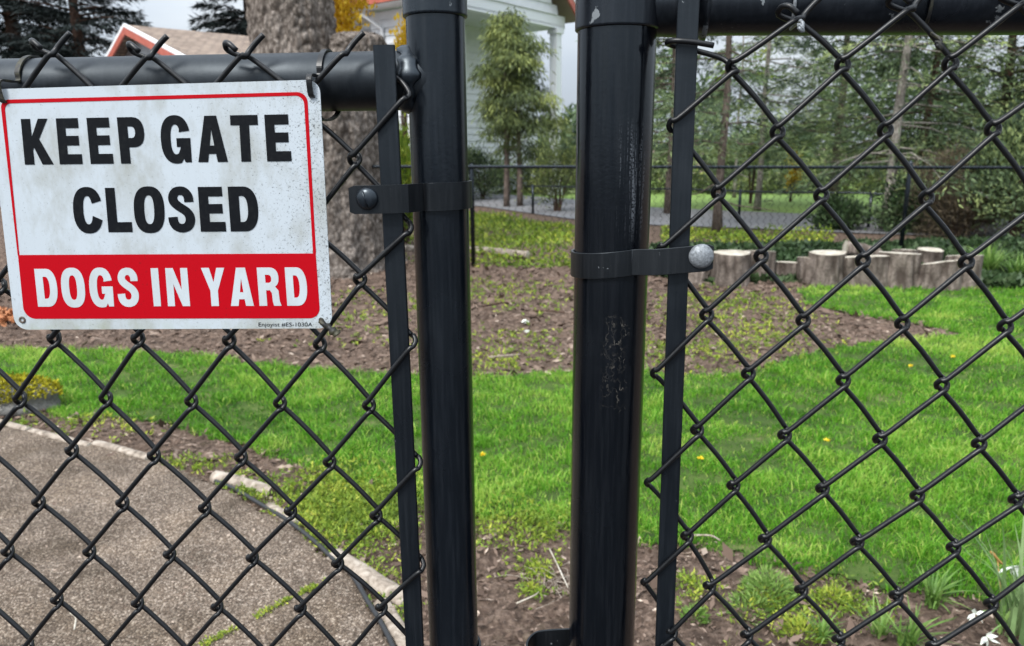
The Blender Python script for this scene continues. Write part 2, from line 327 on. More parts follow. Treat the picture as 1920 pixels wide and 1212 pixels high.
M['wood_grey'] = mat('weathered_wood', (.35, .3, .25), .9, lambda t, b: (t.links.new(ramp(t, noise(t, coord(t, (1, 1, 1)), 14, 8, .7, 1.5), [(.32, (.09, .07, .05)), (.48, (.27, .22, .175)), (.7, (.50, .44, .37))]), b.inputs['Base Color']), bump(t, b, noise(t, coord(t), 40, 6), .7, .01)))
M['wood_dark'] = mat('dark_end_grain', (.1, .07, .05), .9)
M['hose'] = mat('black_hose', (.02, .021, .023), .45)
M['rock'] = mat('rock', (.2, .19, .18), .9, lambda t, b: (t.links.new(ramp(t, noise(t, coord(t), 12, 8, .7), [(.3, (.09, .085, .08)), (.7, (.32, .31, .29))]), b.inputs['Base Color']), bump(t, b, noise(t, coord(t), 14, 10, .7), 1, .06)))
def siding(t, b):
    c = ramp(t, noise(t, coord(t), 3, 5), [(.3, (.62, .64, .67)), (.7, (.74, .76, .78))]); t.links.new(c, b.inputs['Base Color'])
M['siding'] = mat('white_siding', (.72, .74, .76), .5, siding)
M['trim'] = mat('white_trim', (.78, .8, .82), .45)
M['red_trim'] = mat('red_trim', (.42, .10, .065), .5, lambda t, b: t.links.new(ramp(t, noise(t, coord(t), 5, 5), [(.3, (.34, .075, .05)), (.7, (.48, .13, .085))]), b.inputs['Base Color']))
M['grey_wall'] = mat('grey_siding', (.3, .32, .34), .6)
def shing(t, b):
    v = coord(t, (1, 1, 1)); br = nd(t, 'ShaderNodeTexBrick'); br.inputs['Scale'].default_value = 1
    br.inputs['Color1'].default_value = (.20, .145, .11, 1); br.inputs['Color2'].default_value = (.34, .26, .20, 1); br.inputs['Mortar'].default_value = (.10, .075, .06, 1)
    br.inputs['Brick Width'].default_value = .4; br.inputs['Row Height'].default_value = .16; br.inputs['Mortar Size'].default_value = .02
    uv = nd(t, 'ShaderNodeUVMap'); t.links.new(uv.outputs[0], br.inputs['Vector'])
    t.links.new(mix(t, .5, br.outputs[0], ramp(t, noise(t, v, 5, 6, .7), [(.3, .5), (.7, 1.2)]), 'MULTIPLY'), b.inputs['Base Color'])
M['shingle'] = mat('brown_shingles', (.27, .2, .15), .9, shing)
M['dark_glass'] = mat('dark_window', (.02, .022, .025), .12)
M['brick'] = mat('tan_brick', (.3, .24, .19), .9)

# ================================================================ ground, lawn, path, road
def hgt(x, y):
    x = np.asarray(x, float); y = np.asarray(y, float)
    near = np.clip((12-y)/4, 0, 1)*np.clip((y+1)/2, 0, 1)
    return near*(.012*nz(x*1.3, y*1.3, 1)+.008*nz(x*5, y*5, 2)) - .03*np.exp(-((y-3.6)**2)/6)*0
LAWN_PX = [(-500, 742), (0, 738), (60, 748), (130, 782), (250, 786), (330, 800), (430, 826), (560, 870), (650, 905), (760, 930), (860, 966), (960, 972), (1060, 990), (1150, 1012), (1240, 1024), (1340, 1034), (1420, 1058), (1520, 1078), (1620, 1098), (1700, 1100), (1790, 1118), (1920, 1130), (2300, 1150), (2600, 1000), (2600, 545),
           (1920, 543), (1820, 545), (1700, 537), (1560, 538), (1495, 547), (1510, 570), (1600, 590), (1700, 606), (1800, 630), (1690, 642), (1560, 656), (1480, 672), (1420, 700), (1330, 706), (1230, 702), (1065, 704), (940, 708), (880, 712), (760, 706), (650, 700), (520, 686), (400, 672), (250, 662), (100, 660), (0, 654), (-500, 640)]
LAWN = [tuple(gz(*p)[:2]) for p in LAWN_PX]
PATH_PX = [(-900, 770), (-300, 785), (0, 802), (60, 812), (130, 832), (210, 850), (280, 868), (350, 893), (415, 920), (470, 950), (530, 985), (575, 1018), (625, 1062), (670, 1100), (705, 1150), (735, 1212), (760, 1330), (770, 1600), (-1200, 1600)]
PATH = [tuple(gz(*p)[:2]) for p in PATH_PX]
def wob(x, y, a): return x+a*nz(x*9, y*9, 5), y+a*nz(y*8, x*8, 9)
def in_lawn(x, y, a=.035): xx, yy = wob(x, y, a); xx = xx+.03*nz(y*31, x*27, 4); yy = yy+.03*nz(x*29, y*33, 8); return inpoly(xx, yy, LAWN)
def in_path(x, y, a=.006): xx, yy = wob(x, y, a); return inpoly(xx, yy, PATH)
def grid_obj(name, xs, ys, zoff, m, mask=None, label=None):
    X, Y = np.meshgrid(xs, ys); Z = hgt(X, Y)+zoff(X, Y); nx, ny = len(xs), len(ys)
    V = np.stack([X, Y, Z], -1).reshape(-1, 3); i = np.arange((ny-1)*nx).reshape(ny-1, nx)[:, :-1].reshape(-1)
    F = np.stack([i, i+1, i+nx+1, i+nx], 1)
    if mask is not None:
        c = V[F].mean(1); F = F[mask(c[:, 0], c[:, 1])]
        u, inv = np.unique(F, return_inverse=True); V = V[u]; F = inv.reshape(F.shape)
    me = bpy.data.meshes.new(name); me.vertices.add(len(V)); me.vertices.foreach_set('co', V.reshape(-1).astype(np.float32))
    me.loops.add(F.size); me.loops.foreach_set('vertex_index', F.reshape(-1).astype(np.int32)); me.polygons.add(len(F))
    me.polygons.foreach_set('loop_start', np.arange(0, F.size, 4, dtype=np.int32)); me.update(calc_edges=True)
    o = link(name, me, m); tag(o, label, None, None, 'structure'); return o
xs = np.concatenate([-np.geomspace(400, 9, 26), np.linspace(-8.5, 9.5, 361), np.geomspace(10, 400, 26)])
ys = np.concatenate([-np.geomspace(60, 1.5, 12), np.linspace(-1, .9, 12), np.linspace(1, 10, 226), np.geomspace(10.3, 600, 44)])
def clod(X, Y):
    k = np.clip((Y-1.2)/.5, 0, 1)*np.clip((9.5-Y)/1, 0, 1)*(~in_path(X, Y)); kk = k*(~in_lawn(X, Y))
    h = .014*nz(X*14, Y*14, 3)+.010*nz(X*31, Y*29, 4)+.006*rng.normal(size=X.shape)
    # a low bank beyond the back fence
    bank = .10*np.exp(-((Y-10.6)/.8)**2)*(X < 2.5)
    return kk*h+bank - .03*(in_path(X, Y, 0))
ground = grid_obj('ground', xs, ys, clod, M['soil'], label='brown bark mulch and soil ground')
lawn = grid_obj('lawn', np.arange(-6, 9, .03), np.arange(1.9, 8.3, .03), lambda X, Y: .010+0*X, M['turf'], in_lawn, 'bright green lawn turf')
path = grid_obj('path', np.arange(-5.5, .2, .03), np.arange(.2, 4.6, .03), lambda X, Y: .018+0*X-.0, M['path'], lambda x, y: in_path(x, y), 'curved exposed aggregate path')
def strip(name, pts_near, pts_far, z, m, label):
    A = [gz(*p) for p in pts_near]; B = [gz(*p) for p in pts_far]; V = []; F = []
    for i, (a, b) in enumerate(zip(A, B)):
        V += [(a[0], a[1], z), (b[0], b[1], z)]
        if i: F.append((2*i-2, 2*i, 2*i+1, 2*i-1))
    me = bpy.data.meshes.new(name); me.from_pydata(V, [], F); me.update(); return tag(link(name, me, m, None, False), label, None, None, 'structure')
strip('verge', [(-900, 372), (300, 370), (900, 366), (1070, 380), (1230, 396), (1400, 402), (1560, 409), (1800, 414), (2600, 425)], [(-900, 322), (300, 322), (900, 330), (1070, 333), (1230, 338), (1400, 338), (1560, 338), (1800, 338), (2600, 338)], .012, M['verge'], 'green grass verge beyond the road')
strip('road', [(-900, 392), (300, 388), (900, 388), (1070, 412), (1230, 424), (1400, 430), (1560, 437), (1800, 446), (2600, 470)], [(-900, 368), (300, 366), (900, 362), (1070, 375), (1230, 391), (1400, 398), (1560, 405), (1800, 410), (2600, 420)], .02, M['asphalt'], 'grey asphalt road crossing behind the yard')

mb = MB(); mb.add([(-400, -60, .035), (400, -60, .035), (400, .25, .035), (-400, .25, .035)], [(0, 1, 2, 3)]); tag(mb.build('added_dark_ground', mat('dark_reflection_sheet', (.032, .032, .034), .95), None, False), 'added dark ground sheet, unseen on this side of the gate, darkening the post reflections', None, None, 'structure')  # unseen dark sheet, added so the lower posts reflect something darker than soil
# ================================================================ grass, weeds, chips
def blades(P, h, wd, lean=.35, curve=.3):       # three-part blades of grass: (2n quads as 4-vertex faces)
    n = len(P); a = rng.uniform(0, 2*PI, n); d = np.stack([np.cos(a), np.sin(a), 0*a], 1)
    b = rng.uniform(0, 2*PI, n); s = np.stack([np.cos(b), np.sin(b), 0*b], 1)*wd[:, None]/2
    ln = (lean*rng.uniform(.1, 1.3, n)*h)[:, None]; up = np.array([0, 0, 1.0]); H = h[:, None]
    m = P+up*H*.55+d*ln*.35; t = P+up*H*(1-curve*rng.uniform(0, 1, n)[:, None])+d*ln
    V = np.empty((n, 2, 4, 3)); V[:, 0, 0] = P-s; V[:, 0, 1] = P+s; V[:, 0, 2] = m+s*.8; V[:, 0, 3] = m-s*.8
    V[:, 1, 0] = m-s*.8; V[:, 1, 1] = m+s*.8; V[:, 1, 2] = t+s*.12; V[:, 1, 3] = t-s*.12
    return V.reshape(-1, 4, 3)
def scatter(x0, x1, y0, y1, dens, ref=3.0, power=1.4, fov=True):
    n = int((x1-x0)*(y1-y0)*dens); X = rng.uniform(x0, x1, n); Y = rng.uniform(y0, y1, n)
    k = rng.uniform(size=n) < (ref/np.maximum(Y, ref))**power
    if fov: k &= np.abs(X) < Y*.74+.35
    return X[k], Y[k]
X, Y = scatter(-6, 7, 1.95, 8.3, 17000, 2.6); k = in_lawn(X, Y) | in_lawn(X+.02, Y+.035) | in_lawn(X-.03, Y+.02); X, Y = X[k], Y[k]
pt = nz(X*2.2, Y*2.2, 7); fine = nz(X*7, Y*9, 3)
k = rng.uniform(size=len(X)) < np.clip(1.0+1.0*fine+.5*pt, .16, 1); X, Y, pt, fine = X[k], Y[k], pt[k], fine[k]
tall = np.clip(nz(X*13, Y*13, 6)+.5*nz(X*23, Y*19, 2)-.15, 0, 1)
h = (.030+.012*pt+.018*np.clip(fine, -.6, 1)+.034*tall)*rng.uniform(.5, 1.5, len(X)); h = np.clip(h, .016, .10); dry = np.clip(1.6*nz(X*1.7+3, Y*2.6, 31)+.5*nz(X*8, Y*8, 12)-.75, 0, 1)
wd = (.0022+.0006*Y)*rng.uniform(.7, 1.3, len(X))
ti = np.clip(.42+.24*pt+.22*nz(X*1.1, Y*1.4, 21)+.16*fine+rng.normal(0, .17, len(X)), 0, 1)
ti = np.clip(ti+.35*dry, 0, 1); ti = np.where(rng.uniform(size=len(X)) < .04+.25*dry, 1.0, ti)
P = np.stack([X, Y, hgt(X, Y)+.006], 1)
grass = link('grass', quads_mesh('grass', blades(P, h, wd, .8, .45), np.repeat(ti, 2)), M['grass'], None, False)
tag(grass, 'bright green grass of the lawn', None, None, 'stuff')
# weedy patches: sparse yellow-green seedlings over the soil
WP = [(610, 930, .22, 1500), (700, 960, .2, 1500), (650, 995, .16, 1000), (740, 935, .14, 700), (1020, 995, .12, 500), (1300, 1110, .06, 160), (1480, 1150, .1, 260), (1600, 1140, .1, 240), (590, 960, .16, 300), (720, 1010, .16, 220), (960, 1010, .25, 120), (930, 985, .2, 260), (910, 1000, .1, 140), (1010, 1080, .08, 100), (995, 1120, .05, 50),
      (350, 885, .10, 110), (300, 880, .08, 80), (440, 905, .06, 90), (470, 925, .07, 220), (150, 800, .12, 120), (40, 800, .12, 90), (230, 810, .12, 60), (1290, 600, .5, 260), (1350, 660, .6, 460), (1260, 665, .35, 300), (1410, 620, .4, 200), (1330, 560, .5, 200), (930, 560, .5, 130), (1000, 580, .5, 110), (900, 540, .4, 120), (660, 600, .35, 110), (700, 640, .4, 110), (1010, 660, .4, 130), (930, 690, .25, 220), (1030, 545, .5, 120), (860, 640, .4, 90),
      (980, 640, .3, 90), (760, 580, .4, 90), (1550, 1130, .16, 120), (1430, 1160, .2, 120), (1300, 1150, .1, 40), (570, 1090, .05, 30), (740, 1120, .1, 90), (600, 1040, .06, 60), (1400, 575, .5, 300), (700, 1075, .05, 60), (735, 1165, .06, 90), (400, 880, .1, 60), (700, 560, .4, 70), (1450, 640, .35, 200), (1500, 600, .3, 90)]
def field(patches, base=0.0):
    PX, PY = [], []
    for (x, y, r, n) in patches:
        c = gz(x, y); PX.append(c[0]+rng.normal(0, r*.6, int(n*.5))); PY.append(c[1]+rng.normal(0, r*.65, int(n*.5)))
    X = np.concatenate(PX); Y = np.concatenate(PY); k = ~in_path(X, Y); return X[k], Y[k]
X, Y = field(WP); X2, Y2 = scatter(-5, 6, 1.6, 9, 90, 3, .3); k = (~in_path(X2, Y2)) & (~in_lawn(X2, Y2)) & (nz(X2*3, Y2*3, 11) > .62)
X = np.concatenate([X, X2[k]]); Y = np.concatenate([Y, Y2[k]]); n = len(X)
cl = rng.integers(3, 6, n); X = np.repeat(X, cl); Y = np.repeat(Y, cl); X += rng.normal(0, .008, len(X)); Y += rng.normal(0, .008, len(X)); n = len(X)
D = rng.normal(size=(n, 3)); D[:, 2] = np.abs(D[:, 2])*.8+.25; P = np.stack([X, Y, hgt(X, Y)+.012+rng.uniform(0, .02, n)], 1)
V = cards(P, D, (.010+.0035*Y)*rng.uniform(.6, 1.5, n), (.004+.0014*Y)*rng.uniform(.6, 1.4, n))
we = link('weeds', quads_mesh('weeds', V, np.clip(.5+.3*nz(X*4, Y*4, 2)+rng.normal(0, .2, n), 0, 1)), M['weed'], None, False)
tag(we, 'low yellow-green weeds and seedlings sprinkled over the soil', None, None, 'stuff')
# bark chips, clods and grit
X, Y = scatter(-6, 7, 1.2, 9.6, 2800, 2.4, 1.3); k = (~in_path(X, Y)) & (~in_lawn(X, Y)); X, Y = X[k], Y[k]; n = len(X)
sz = (.006+.0022*Y)*rng.lognormal(0, .45, n); D = rng.normal(size=(n, 3)); D[:, 2] *= .3; nr = rng.normal(size=(n, 3))*.45; nr[:, 2] = 1
P = np.stack([X, Y, hgt(X, Y)+clod(X, Y)+.004+rng.uniform(0, .012, n)], 1)
V = cards(P, D, sz*2.0, sz*rng.uniform(.5, 1.1, n), nr); th = V.copy(); th[:, :, 2] -= .004
ti = np.clip(rng.beta(2, 3.5, n)+.1*nz(X*2, Y*2, 6), 0, 1); ti = np.where(rng.uniform(size=n) < .03*np.clip((4.2-Y)/1.5, .15, 1), 1, ti*np.clip(1.25-.09*Y, .55, 1)+.12*np.clip(Y-3, 0, 2)/2)
ch = link('mulch_chips', quads_mesh('mulch_chips', V, ti), M['chips'], None, False)
tag(ch, 'shredded bark chips and grit lying on the soil', None, None, 'stuff')
# grit on the path
X, Y = scatter(-3, .1, 1.6, 3.9, 420, 2, .6); k = in_path(X, Y); X, Y = X[k], Y[k]; n = len(X)
D = rng.normal(size=(n, 3)); D[:, 2] *= .1; nr = rng.normal(size=(n, 3))*.3; nr[:, 2] = 1; s_ = .0035*rng.lognormal(0, .4, n)
V = cards(np.stack([X, Y, hgt(X, Y)+.021], 1), D, s_*2.2, s_*1.3, nr)
tag(link('path_grit', quads_mesh('path_grit', V, rng.uniform(.35, 1, n)), M['chips'], None, False), 'loose grit and bark crumbs on the path', None, None, 'stuff')
# mossy joint across the path
jl = catmull([gz(*p) for p in ((330, 1245), (406, 1208), (490, 1163), (561, 1125), (600, 1106), (640, 1090))], 8)
mb = MB(); V = []; F = []
for i, p in enumerate(jl):
    q = .007+.003*random.random(); zz = float(hgt(p[0], p[1]))+.0225; V += [(p[0]-q*.6, p[1]-q, zz), (p[0]+q*.6, p[1]+q, zz)]
    if i: F.append((2*i-2, 2*i-1, 2*i+1, 2*i))
mb.add(V, F); o = mb.build('path_joint', M['wood_dark'], None, False); tag(o, 'dark joint crossing the path', None, None, 'structure')
def along(line, n, sp):
    i = rng.uniform(0, len(line)-1.001, n); a = np.floor(i).astype(int); f = (i-a)[:, None]; P = line[a]*(1-f)+line[a+1]*f; P = P+rng.normal(0, sp, P.shape)*[1, 1, 0]; return P
P = along(jl, 1100, .008); P = P[nz(P[:, 0]*14, P[:, 1]*14, 5) > -.1]; P[:, 2] = hgt(P[:, 0], P[:, 1])+.024; n = len(P); D = rng.normal(size=(n, 3)); D[:, 2] = np.abs(D[:, 2])
tag(link('joint_moss', quads_mesh('joint_moss', cards(P, D, .012*rng.uniform(.5, 1.5, n), .006), rng.uniform(.2, 1, n)), M['weed'], None, False), 'yellow-green moss growing in the path joint', None, None, 'stuff')

# ================================================================ foreground gate and fence
A_, RW = .0047, .00218            # half depth of the woven mesh, wire radius
PL = Plane(aty(745, 640, .60), math.radians(-4)); PR = Plane(aty(1258, 640, .60), math.radians(-7.5))
LN = {(0,0):(102,638),(2,0):(259,638),(4,0):(430,641),(6,0):(600,648),(-1,1):(38,752),(1,1):(199,750),(3,1):(359,755),(5,1):(525,758),(7,1):(692,762),(0,2):(135,848),(2,2):(289,857),(4,2):(452,860),(6,2):(618,868),(-1,3):(73,945),(1,3):(230,946),(3,3):(384,955),(5,3):(545,960),(7,3):(705,968),(-2,4):(15,1038),(0,4):(168,1038),(2,4):(318,1042),(4,4):(473,1048),(6,4):(633,1058),(-1,5):(107,1128),(1,5):(258,1134),(3,5):(407,1140),(5,5):(563,1142),(7,5):(715,1140),(7,-1):(675,525),(7,-3):(665,300),(7,-5):(645,92),(5,-5):(458,96),(3,-5):(278,98),(1,-5):(97,92),(8,-2):(762,428),(8,0):(770,640),(8,2):(780,868),(8,4):(786,1060),(8,-4):(758,175),(-1,-1):(0,540)}
RN = {(0,-1):(1375,125),(2,-1):(1580,120),(4,-1):(1782,118),(1,0):(1458,247),(3,0):(1660,243),(5,0):(1862,240),(0,1):(1347,360),(2,1):(1540,365),(4,1):(1737,370),(1,2):(1427,480),(3,2):(1618,487),(5,2):(1812,490),(0,3):(1325,590),(2,3):(1506,600),(4,3):(1692,605),(6,3):(1885,610),(1,4):(1403,700),(3,4):(1581,712),(5,4):(1766,720),(0,5):(1307,806),(2,5):(1471,815),(4,5):(1650,822),(6,5):(1836,830),(1,6):(1375,910),(3,6):(1542,915),(5,6):(1720,928),(7,6):(1905,935),(0,7):(1288,1005),(2,7):(1434,1010),(4,7):(1607,1015),(6,7):(1788,1025),(1,8):(1330,1098),(3,8):(1502,1105),(5,8):(1680,1115),(7,8):(1858,1130),(2,9):(1400,1190),(4,9):(1572,1198),(6,9):(1748,1210),(-1,0):(1264,235),(-1,2):(1244,468),(-1,4):(1232,700),(-1,6):(1220,905),(-1,8):(1213,1092),(1,-2):(1497,28),(3,-2):(1705,8)}
def lattice(pl, nodes):
    K = list(nodes); Am = np.array([[1, u, v, u*v, v*v] for u, v in K]); B = np.array([pl.px(*nodes[k]) for k in K])
    c, *_ = np.linalg.lstsq(Am, B, rcond=None)
    return lambda u, v: (pl.px(*nodes[(u, v)]) if (u, v) in nodes else np.array([1, u, v, u*v, v*v]) @ c)
def wire(pl, lat, w_, v0, v1, par=0):       # one flattened spiral between node columns w_ and w_+1
    pts = []; dl = .0041; ev = [v for v in range(v0, v1+1)]
    for v in ev:
        left = (v-w_-par) % 2 == 0; a, z = lat(w_ if left else w_+1, v); a2, z2 = lat(w_+1 if left else w_, v+1)
        s = -1 if left else 1; dep = 1 if left else -1     # after a left turn the wire runs behind
        ja, jz = random.uniform(-.0006, .0006), random.uniform(-.0008, .0008)
        pts.append((a+s*dl, z, 0))
        da, dz = a2-a, z2-z
        pts.append((a+s*dl*.52, z-.0040, dep*A_*.62))
        for f in (.11, .5, .89):
            bow = .0011*math.sin(f*PI)*(1 if left else -1)
            pts.append((a+da*f+s*.0040*(1-2*f)+bow+ja, z+dz*f+bow+jz, dep*A_))
        pts.append((a2-s*dl*.52, z2+.0040, dep*A_*.62))
    return pts
def mesh_wires(pl, lat, us, v0f, v1, name, parent, par=0, curl=True):
    mb = MB()
    for u in us:
        v0 = v0f(u); p = wire(pl, lat, u, v0, v1, par); left = (v0-u-par) % 2 == 0
        if curl:                                  # knuckled selvage: run on past the node and hook over the neighbour
            s = -1 if left else 1; a, z, _ = p[0]
            if left: pre = [(a+.0015, z-.0005, -.0088), (a-.0045, z+.0048, -.0080), (a-.0092, z+.0052, -.0030), (a-.0098, z+.0008, .0022)]; p = p[1:]
            else: pre = [(a+.0115, z+.0120, .0022), (a+.0060, z+.0068, .0012)]
            p = pre+p[0:]
        P = catmull([pl.pt(*q) for q in p], 3); mb.tube(P, RW, 10)
    return mb.build(name, M['vinyl'], parent)
def vbar(name, pl, xa, xb, wpx, mt, parent, thick=.0046, zlo=0.06, ztop=None, wd=.0158):   # flat bar through two photo pixels
    (a0, z0), (a1, z1) = pl.px(*xa), pl.px(*xb); f = lambda z: a0+(a1-a0)*(z-z0)/(z1-z0); mb = MB()
    zt = ztop if ztop is not None else z0; V = []; zs = np.linspace(zlo, zt, 24); b = .0006
    prof = [(-wd/2, -thick/2+b), (-wd/2+b, -thick/2), (wd/2-b, -thick/2), (wd/2, -thick/2+b), (wd/2, thick/2-b), (wd/2-b, thick/2), (-wd/2+b, thick/2), (-wd/2, thick/2-b)]
    for z in zs: V += [pl.pt(f(z)+q[0], z, q[1]) for q in prof]
    k = 8; F = [(i*k+j, i*k+(j+1) % k, (i+1)*k+(j+1) % k, (i+1)*k+j) for i in range(len(zs)-1) for j in range(k)]+[tuple(range(k))[::-1], tuple(range((len(zs)-1)*k, len(zs)*k))]
    mb.add(V, F); return mb.build(name, mt, parent, False), f
def post_line(pl, off, A, B):           # axis of a round post whose centre line is seen at two pixels
    (a0, z0), (a1, z1) = pl.px(*A, off), pl.px(*B, off); return lambda z: pl.pt(a0+(a1-a0)*(z-z0)/(z1-z0), z, off)
def vpipe(name, axis, r, z0, z1, mt, parent, n=60, k=48, lipr=0):
    zs = np.linspace(z0, z1, n); mb = MB(); rr = np.full(n, r)
    if lipr: zs = np.concatenate([[z0, z0, z0+.0008, z0+.002], zs[1:]]); rr = np.concatenate([[r-lipr, r-.0008, r, r], np.full(n-1, r)])
    mb.tube([axis(z) for z in zs]if not lipr else [axis(z+1e-6*i) for i, z in enumerate(zs)], rr, k); return mb.build(name, mt, parent)
def zat(pl, x, y, off): return pl.px(x, y, off)[1]
def band(name, pl, axis, r, za, zb, plan, hgt_, mt, parent, th=.0022):   # ribbon of steel round a post; plan = [(a, off)] polyline in the plane frame, za->zb ends
    P = np.array(plan); n = len(P); T = np.gradient(P, axis=0); T /= np.linalg.norm(T, axis=1)[:, None]; Nn = np.stack([-T[:, 1], T[:, 0]], 1)
    ln = np.concatenate([[0], np.cumsum(np.linalg.norm(np.diff(P, axis=0), axis=1))]); V = []
    amin, amax = P[:, 0].min(), P[:, 0].max()
    for i in range(n):
        zc = za+(zb-za)*(P[i, 0]-amin)/(amax-amin); hh = hgt_/2
        if i in (0,): hh -= .0018
        for sgn, zz in ((-1, -hh), (1, -hh), (1, hh), (-1, hh)):
            q = P[i]+Nn[i]*sgn*th/2; V.append(pl.pt(q[0], zc+zz, q[1]))
    F = [(i*4+j, i*4+(j+1) % 4, (i+1)*4+(j+1) % 4, (i+1)*4+j) for i in range(n-1) for j in range(4)]+[(3, 2, 1, 0), tuple(range(4*n-4, 4*n))]
    mb = MB(); mb.add(V, F); o = mb.build(name, mt, parent, False)
    o.data.polygons.foreach_set('use_smooth', [True]*len(o.data.polygons)); o.data.set_sharp_from_angle(angle=math.radians(35)); bv = o.modifiers.new('edge', 'BEVEL'); bv.width = .0004; bv.segments = 2; bv.limit_method = 'ANGLE'; bv.angle_limit = math.radians(40); return o
def bolt(pl, a, z, off, r, mt, parent, marks=False):
    mb = MB(); k = 28; V = []; F = []; pr = [(1, 0), (1, -.0012), (.93, -.0026), (.72, -.0040), (.4, -.0050), (0.02, -.0053)]
    for rr, d in pr: V += [pl.pt(a+math.cos(2*PI*j/k)*r*rr, z+math.sin(2*PI*j/k)*r*rr, off+d*(r/.009)) for j in range(k)]
    F = [(i*k+j, i*k+(j+1) % k, (i+1)*k+(j+1) % k, (i+1)*k+j) for i in range(len(pr)-1) for j in range(k)]; F.append(tuple(range((len(pr)-1)*k, len(pr)*k)))
    mb.add(V, F)
    if marks:                                   # raised figures cast in the bolt head
        for (cx, cz, sh) in ((-.3, .62, 'L'), (.12, .66, 'O'), (.5, .45, 'L'), (-.3, -.62, 'O'), (.12, -.66, 'O'), (.45,-.5,'L')):
            R = r*.13; c = (a+cx*r, z+cz*r); dd = off-.0022
            pts = [(math.cos(t)*R, math.sin(t)*R*1.1) for t in np.linspace(0, 2*PI, 9)] if sh == 'O' else [(-R, R), (R*.6, R), (-R*.5, -R), (R, -R)]
            mb.tube([pl.pt(c[0]+p[0], c[1]+p[1], dd-.0007) for p in pts], .00035, 5)
    else: mb.box(pl.pt(a-.1*r, z, off-.0050*(r/.009)), .0011, .0016, r*1.5, h=pl.h, n=pl.n, u=(-.25, 0, .97))
    return mb.build('bolt', mt, parent)
# ---- the gate (left leaf)
RP, RR = .0235, .0231
OFFG = A_+RW+RR+.001
gate = empty('gate', (PL.pt(0, .02)), 'black chain link gate leaf with round frame pipe, carrying the white and red sign', 'gate')
gax = post_line(PL, OFFG, (821, 200), (851, 1212))
zc = zat(PL, 815, 24, OFFG-RP)
vpipe('frame_post', gax, RP, .05, zc+.12, M['paint'], gate)
vpipe('post_collar', gax, RP+.0022, zc, zc+.16, M['paint_fitting'], gate, 12, lipr=.0022)
lat = lattice(PL, LN)
(ra, rz), (rb, rzb) = PL.px(0, 165, OFFG), PL.px(690, 153, OFFG); rl = lambda a: PL.pt(a, rz+(rzb-rz)*(a-ra)/(rb-ra), OFFG)
pc = gax(1.55); ap = (pc-PL.P) @ PL.h
mb = MB(); mb.tube([rl(a) for a in np.linspace(-1.0, ap, 90)], RR, 40); mb.build('top_rail', mat('black_paint_weathered', (.01, .011, .013), .45, paint(.72, 60, (.004, .005, .007), .46), spec=.45), gate)
mb = MB()                                       # weld bead swelling where the rail meets the post
aw = ap-RP*.92; cz = rl(aw); k, q = 44, 9; V = []
for i in range(k):
    an = 2*PI*i/k; cy, sz_ = math.cos(an), math.sin(an); ax = -abs(cy)*0 + RP*(1-math.sqrt(max(0, 1-(min(1, abs(cy)*RR/RP*.98))**2)))
    for j in range(q):
        b = 2*PI*j/q; rt = .0045*(1+.3*math.sin(an*5+.7)+.25*math.sin(an*11+1)+.2*math.sin(an*2)); ox = math.cos(b)*rt*1.5; rr_ = RR+.0004+math.sin(b)*rt*.62
        V.append(cz+PL.h*(ox+ax*.2)+PL.n*(-cy*rr_)+np.array([0, 0, sz_*rr_*1.02]))
mb.add(V, [(i*q+j, ((i+1) % k)*q+j, ((i+1) % k)*q+(j+1) % q, i*q+(j+1) % q) for i in range(k) for j in range(q)]); mb.build('weld_bead', M['paint_fitting'], gate)
_, fb = vbar('tension_bar', PL, (720, 85), (778, 1212), 0, M['paint_bar'], gate, wd=.0165)
mesh_wires(PL, lat, range(-7, 7), lambda u: -5, 14, 'chain_link_mesh', gate)
o = MB(); p = wire(PL, lat, 7, -5, 14)[6:]; p = [(p[0][0]-.020, p[0][1]+.016, .006), (p[0][0]-.008, p[0][1]+.010, .0055)]+p
o.tube(catmull([PL.pt(*q) for q in p], 3), RW, 10); o.build('edge_wire', M['vinyl'], gate)
zb = zat(PL, 700, 373, -.01); apb = (gax(zb)-PL.P) @ PL.h; al = PL.px(657, 372, -A_-RW)[0]
Rb = RP+.0020; plan = [(al, -.0098), (al+.004, -.0098), (apb-.030, -.0098), (apb-.020, -.0062)]+[(apb+Rb*math.sin(t), OFFG-Rb*math.cos(t)) for t in np.linspace(-.42, 3.6, 40)]
bd = band('tension_band', PL, gax, RP, zb-.001, zb+.0008, plan, .0222, M['paint_band'], gate)
bolt(PL, PL.px(688, 373, -.012)[0], zb+.0002, -.0108, .0088, M['paint_fitting'], bd)
zb2 = zat(PL, 800, 1200, 0); apb = (gax(zb2)-PL.P) @ PL.h; alb = fb(zb2)-.022
plan = [(alb, -.0098), (alb+.004, -.0098), (apb-.030, -.0098), (apb-.020, -.0062)]+[(apb+Rb*math.sin(t), OFFG-Rb*math.cos(t)) for t in np.linspace(-.42, 3.6, 40)]
bd2 = band('tension_band', PL, gax, RP, zb2-.038, zb2-.038, plan, .0222, M['paint_band'], gate); bolt(PL, alb+.011, zb2-.038, -.0108, .0088, M['paint_fitting'], bd2)
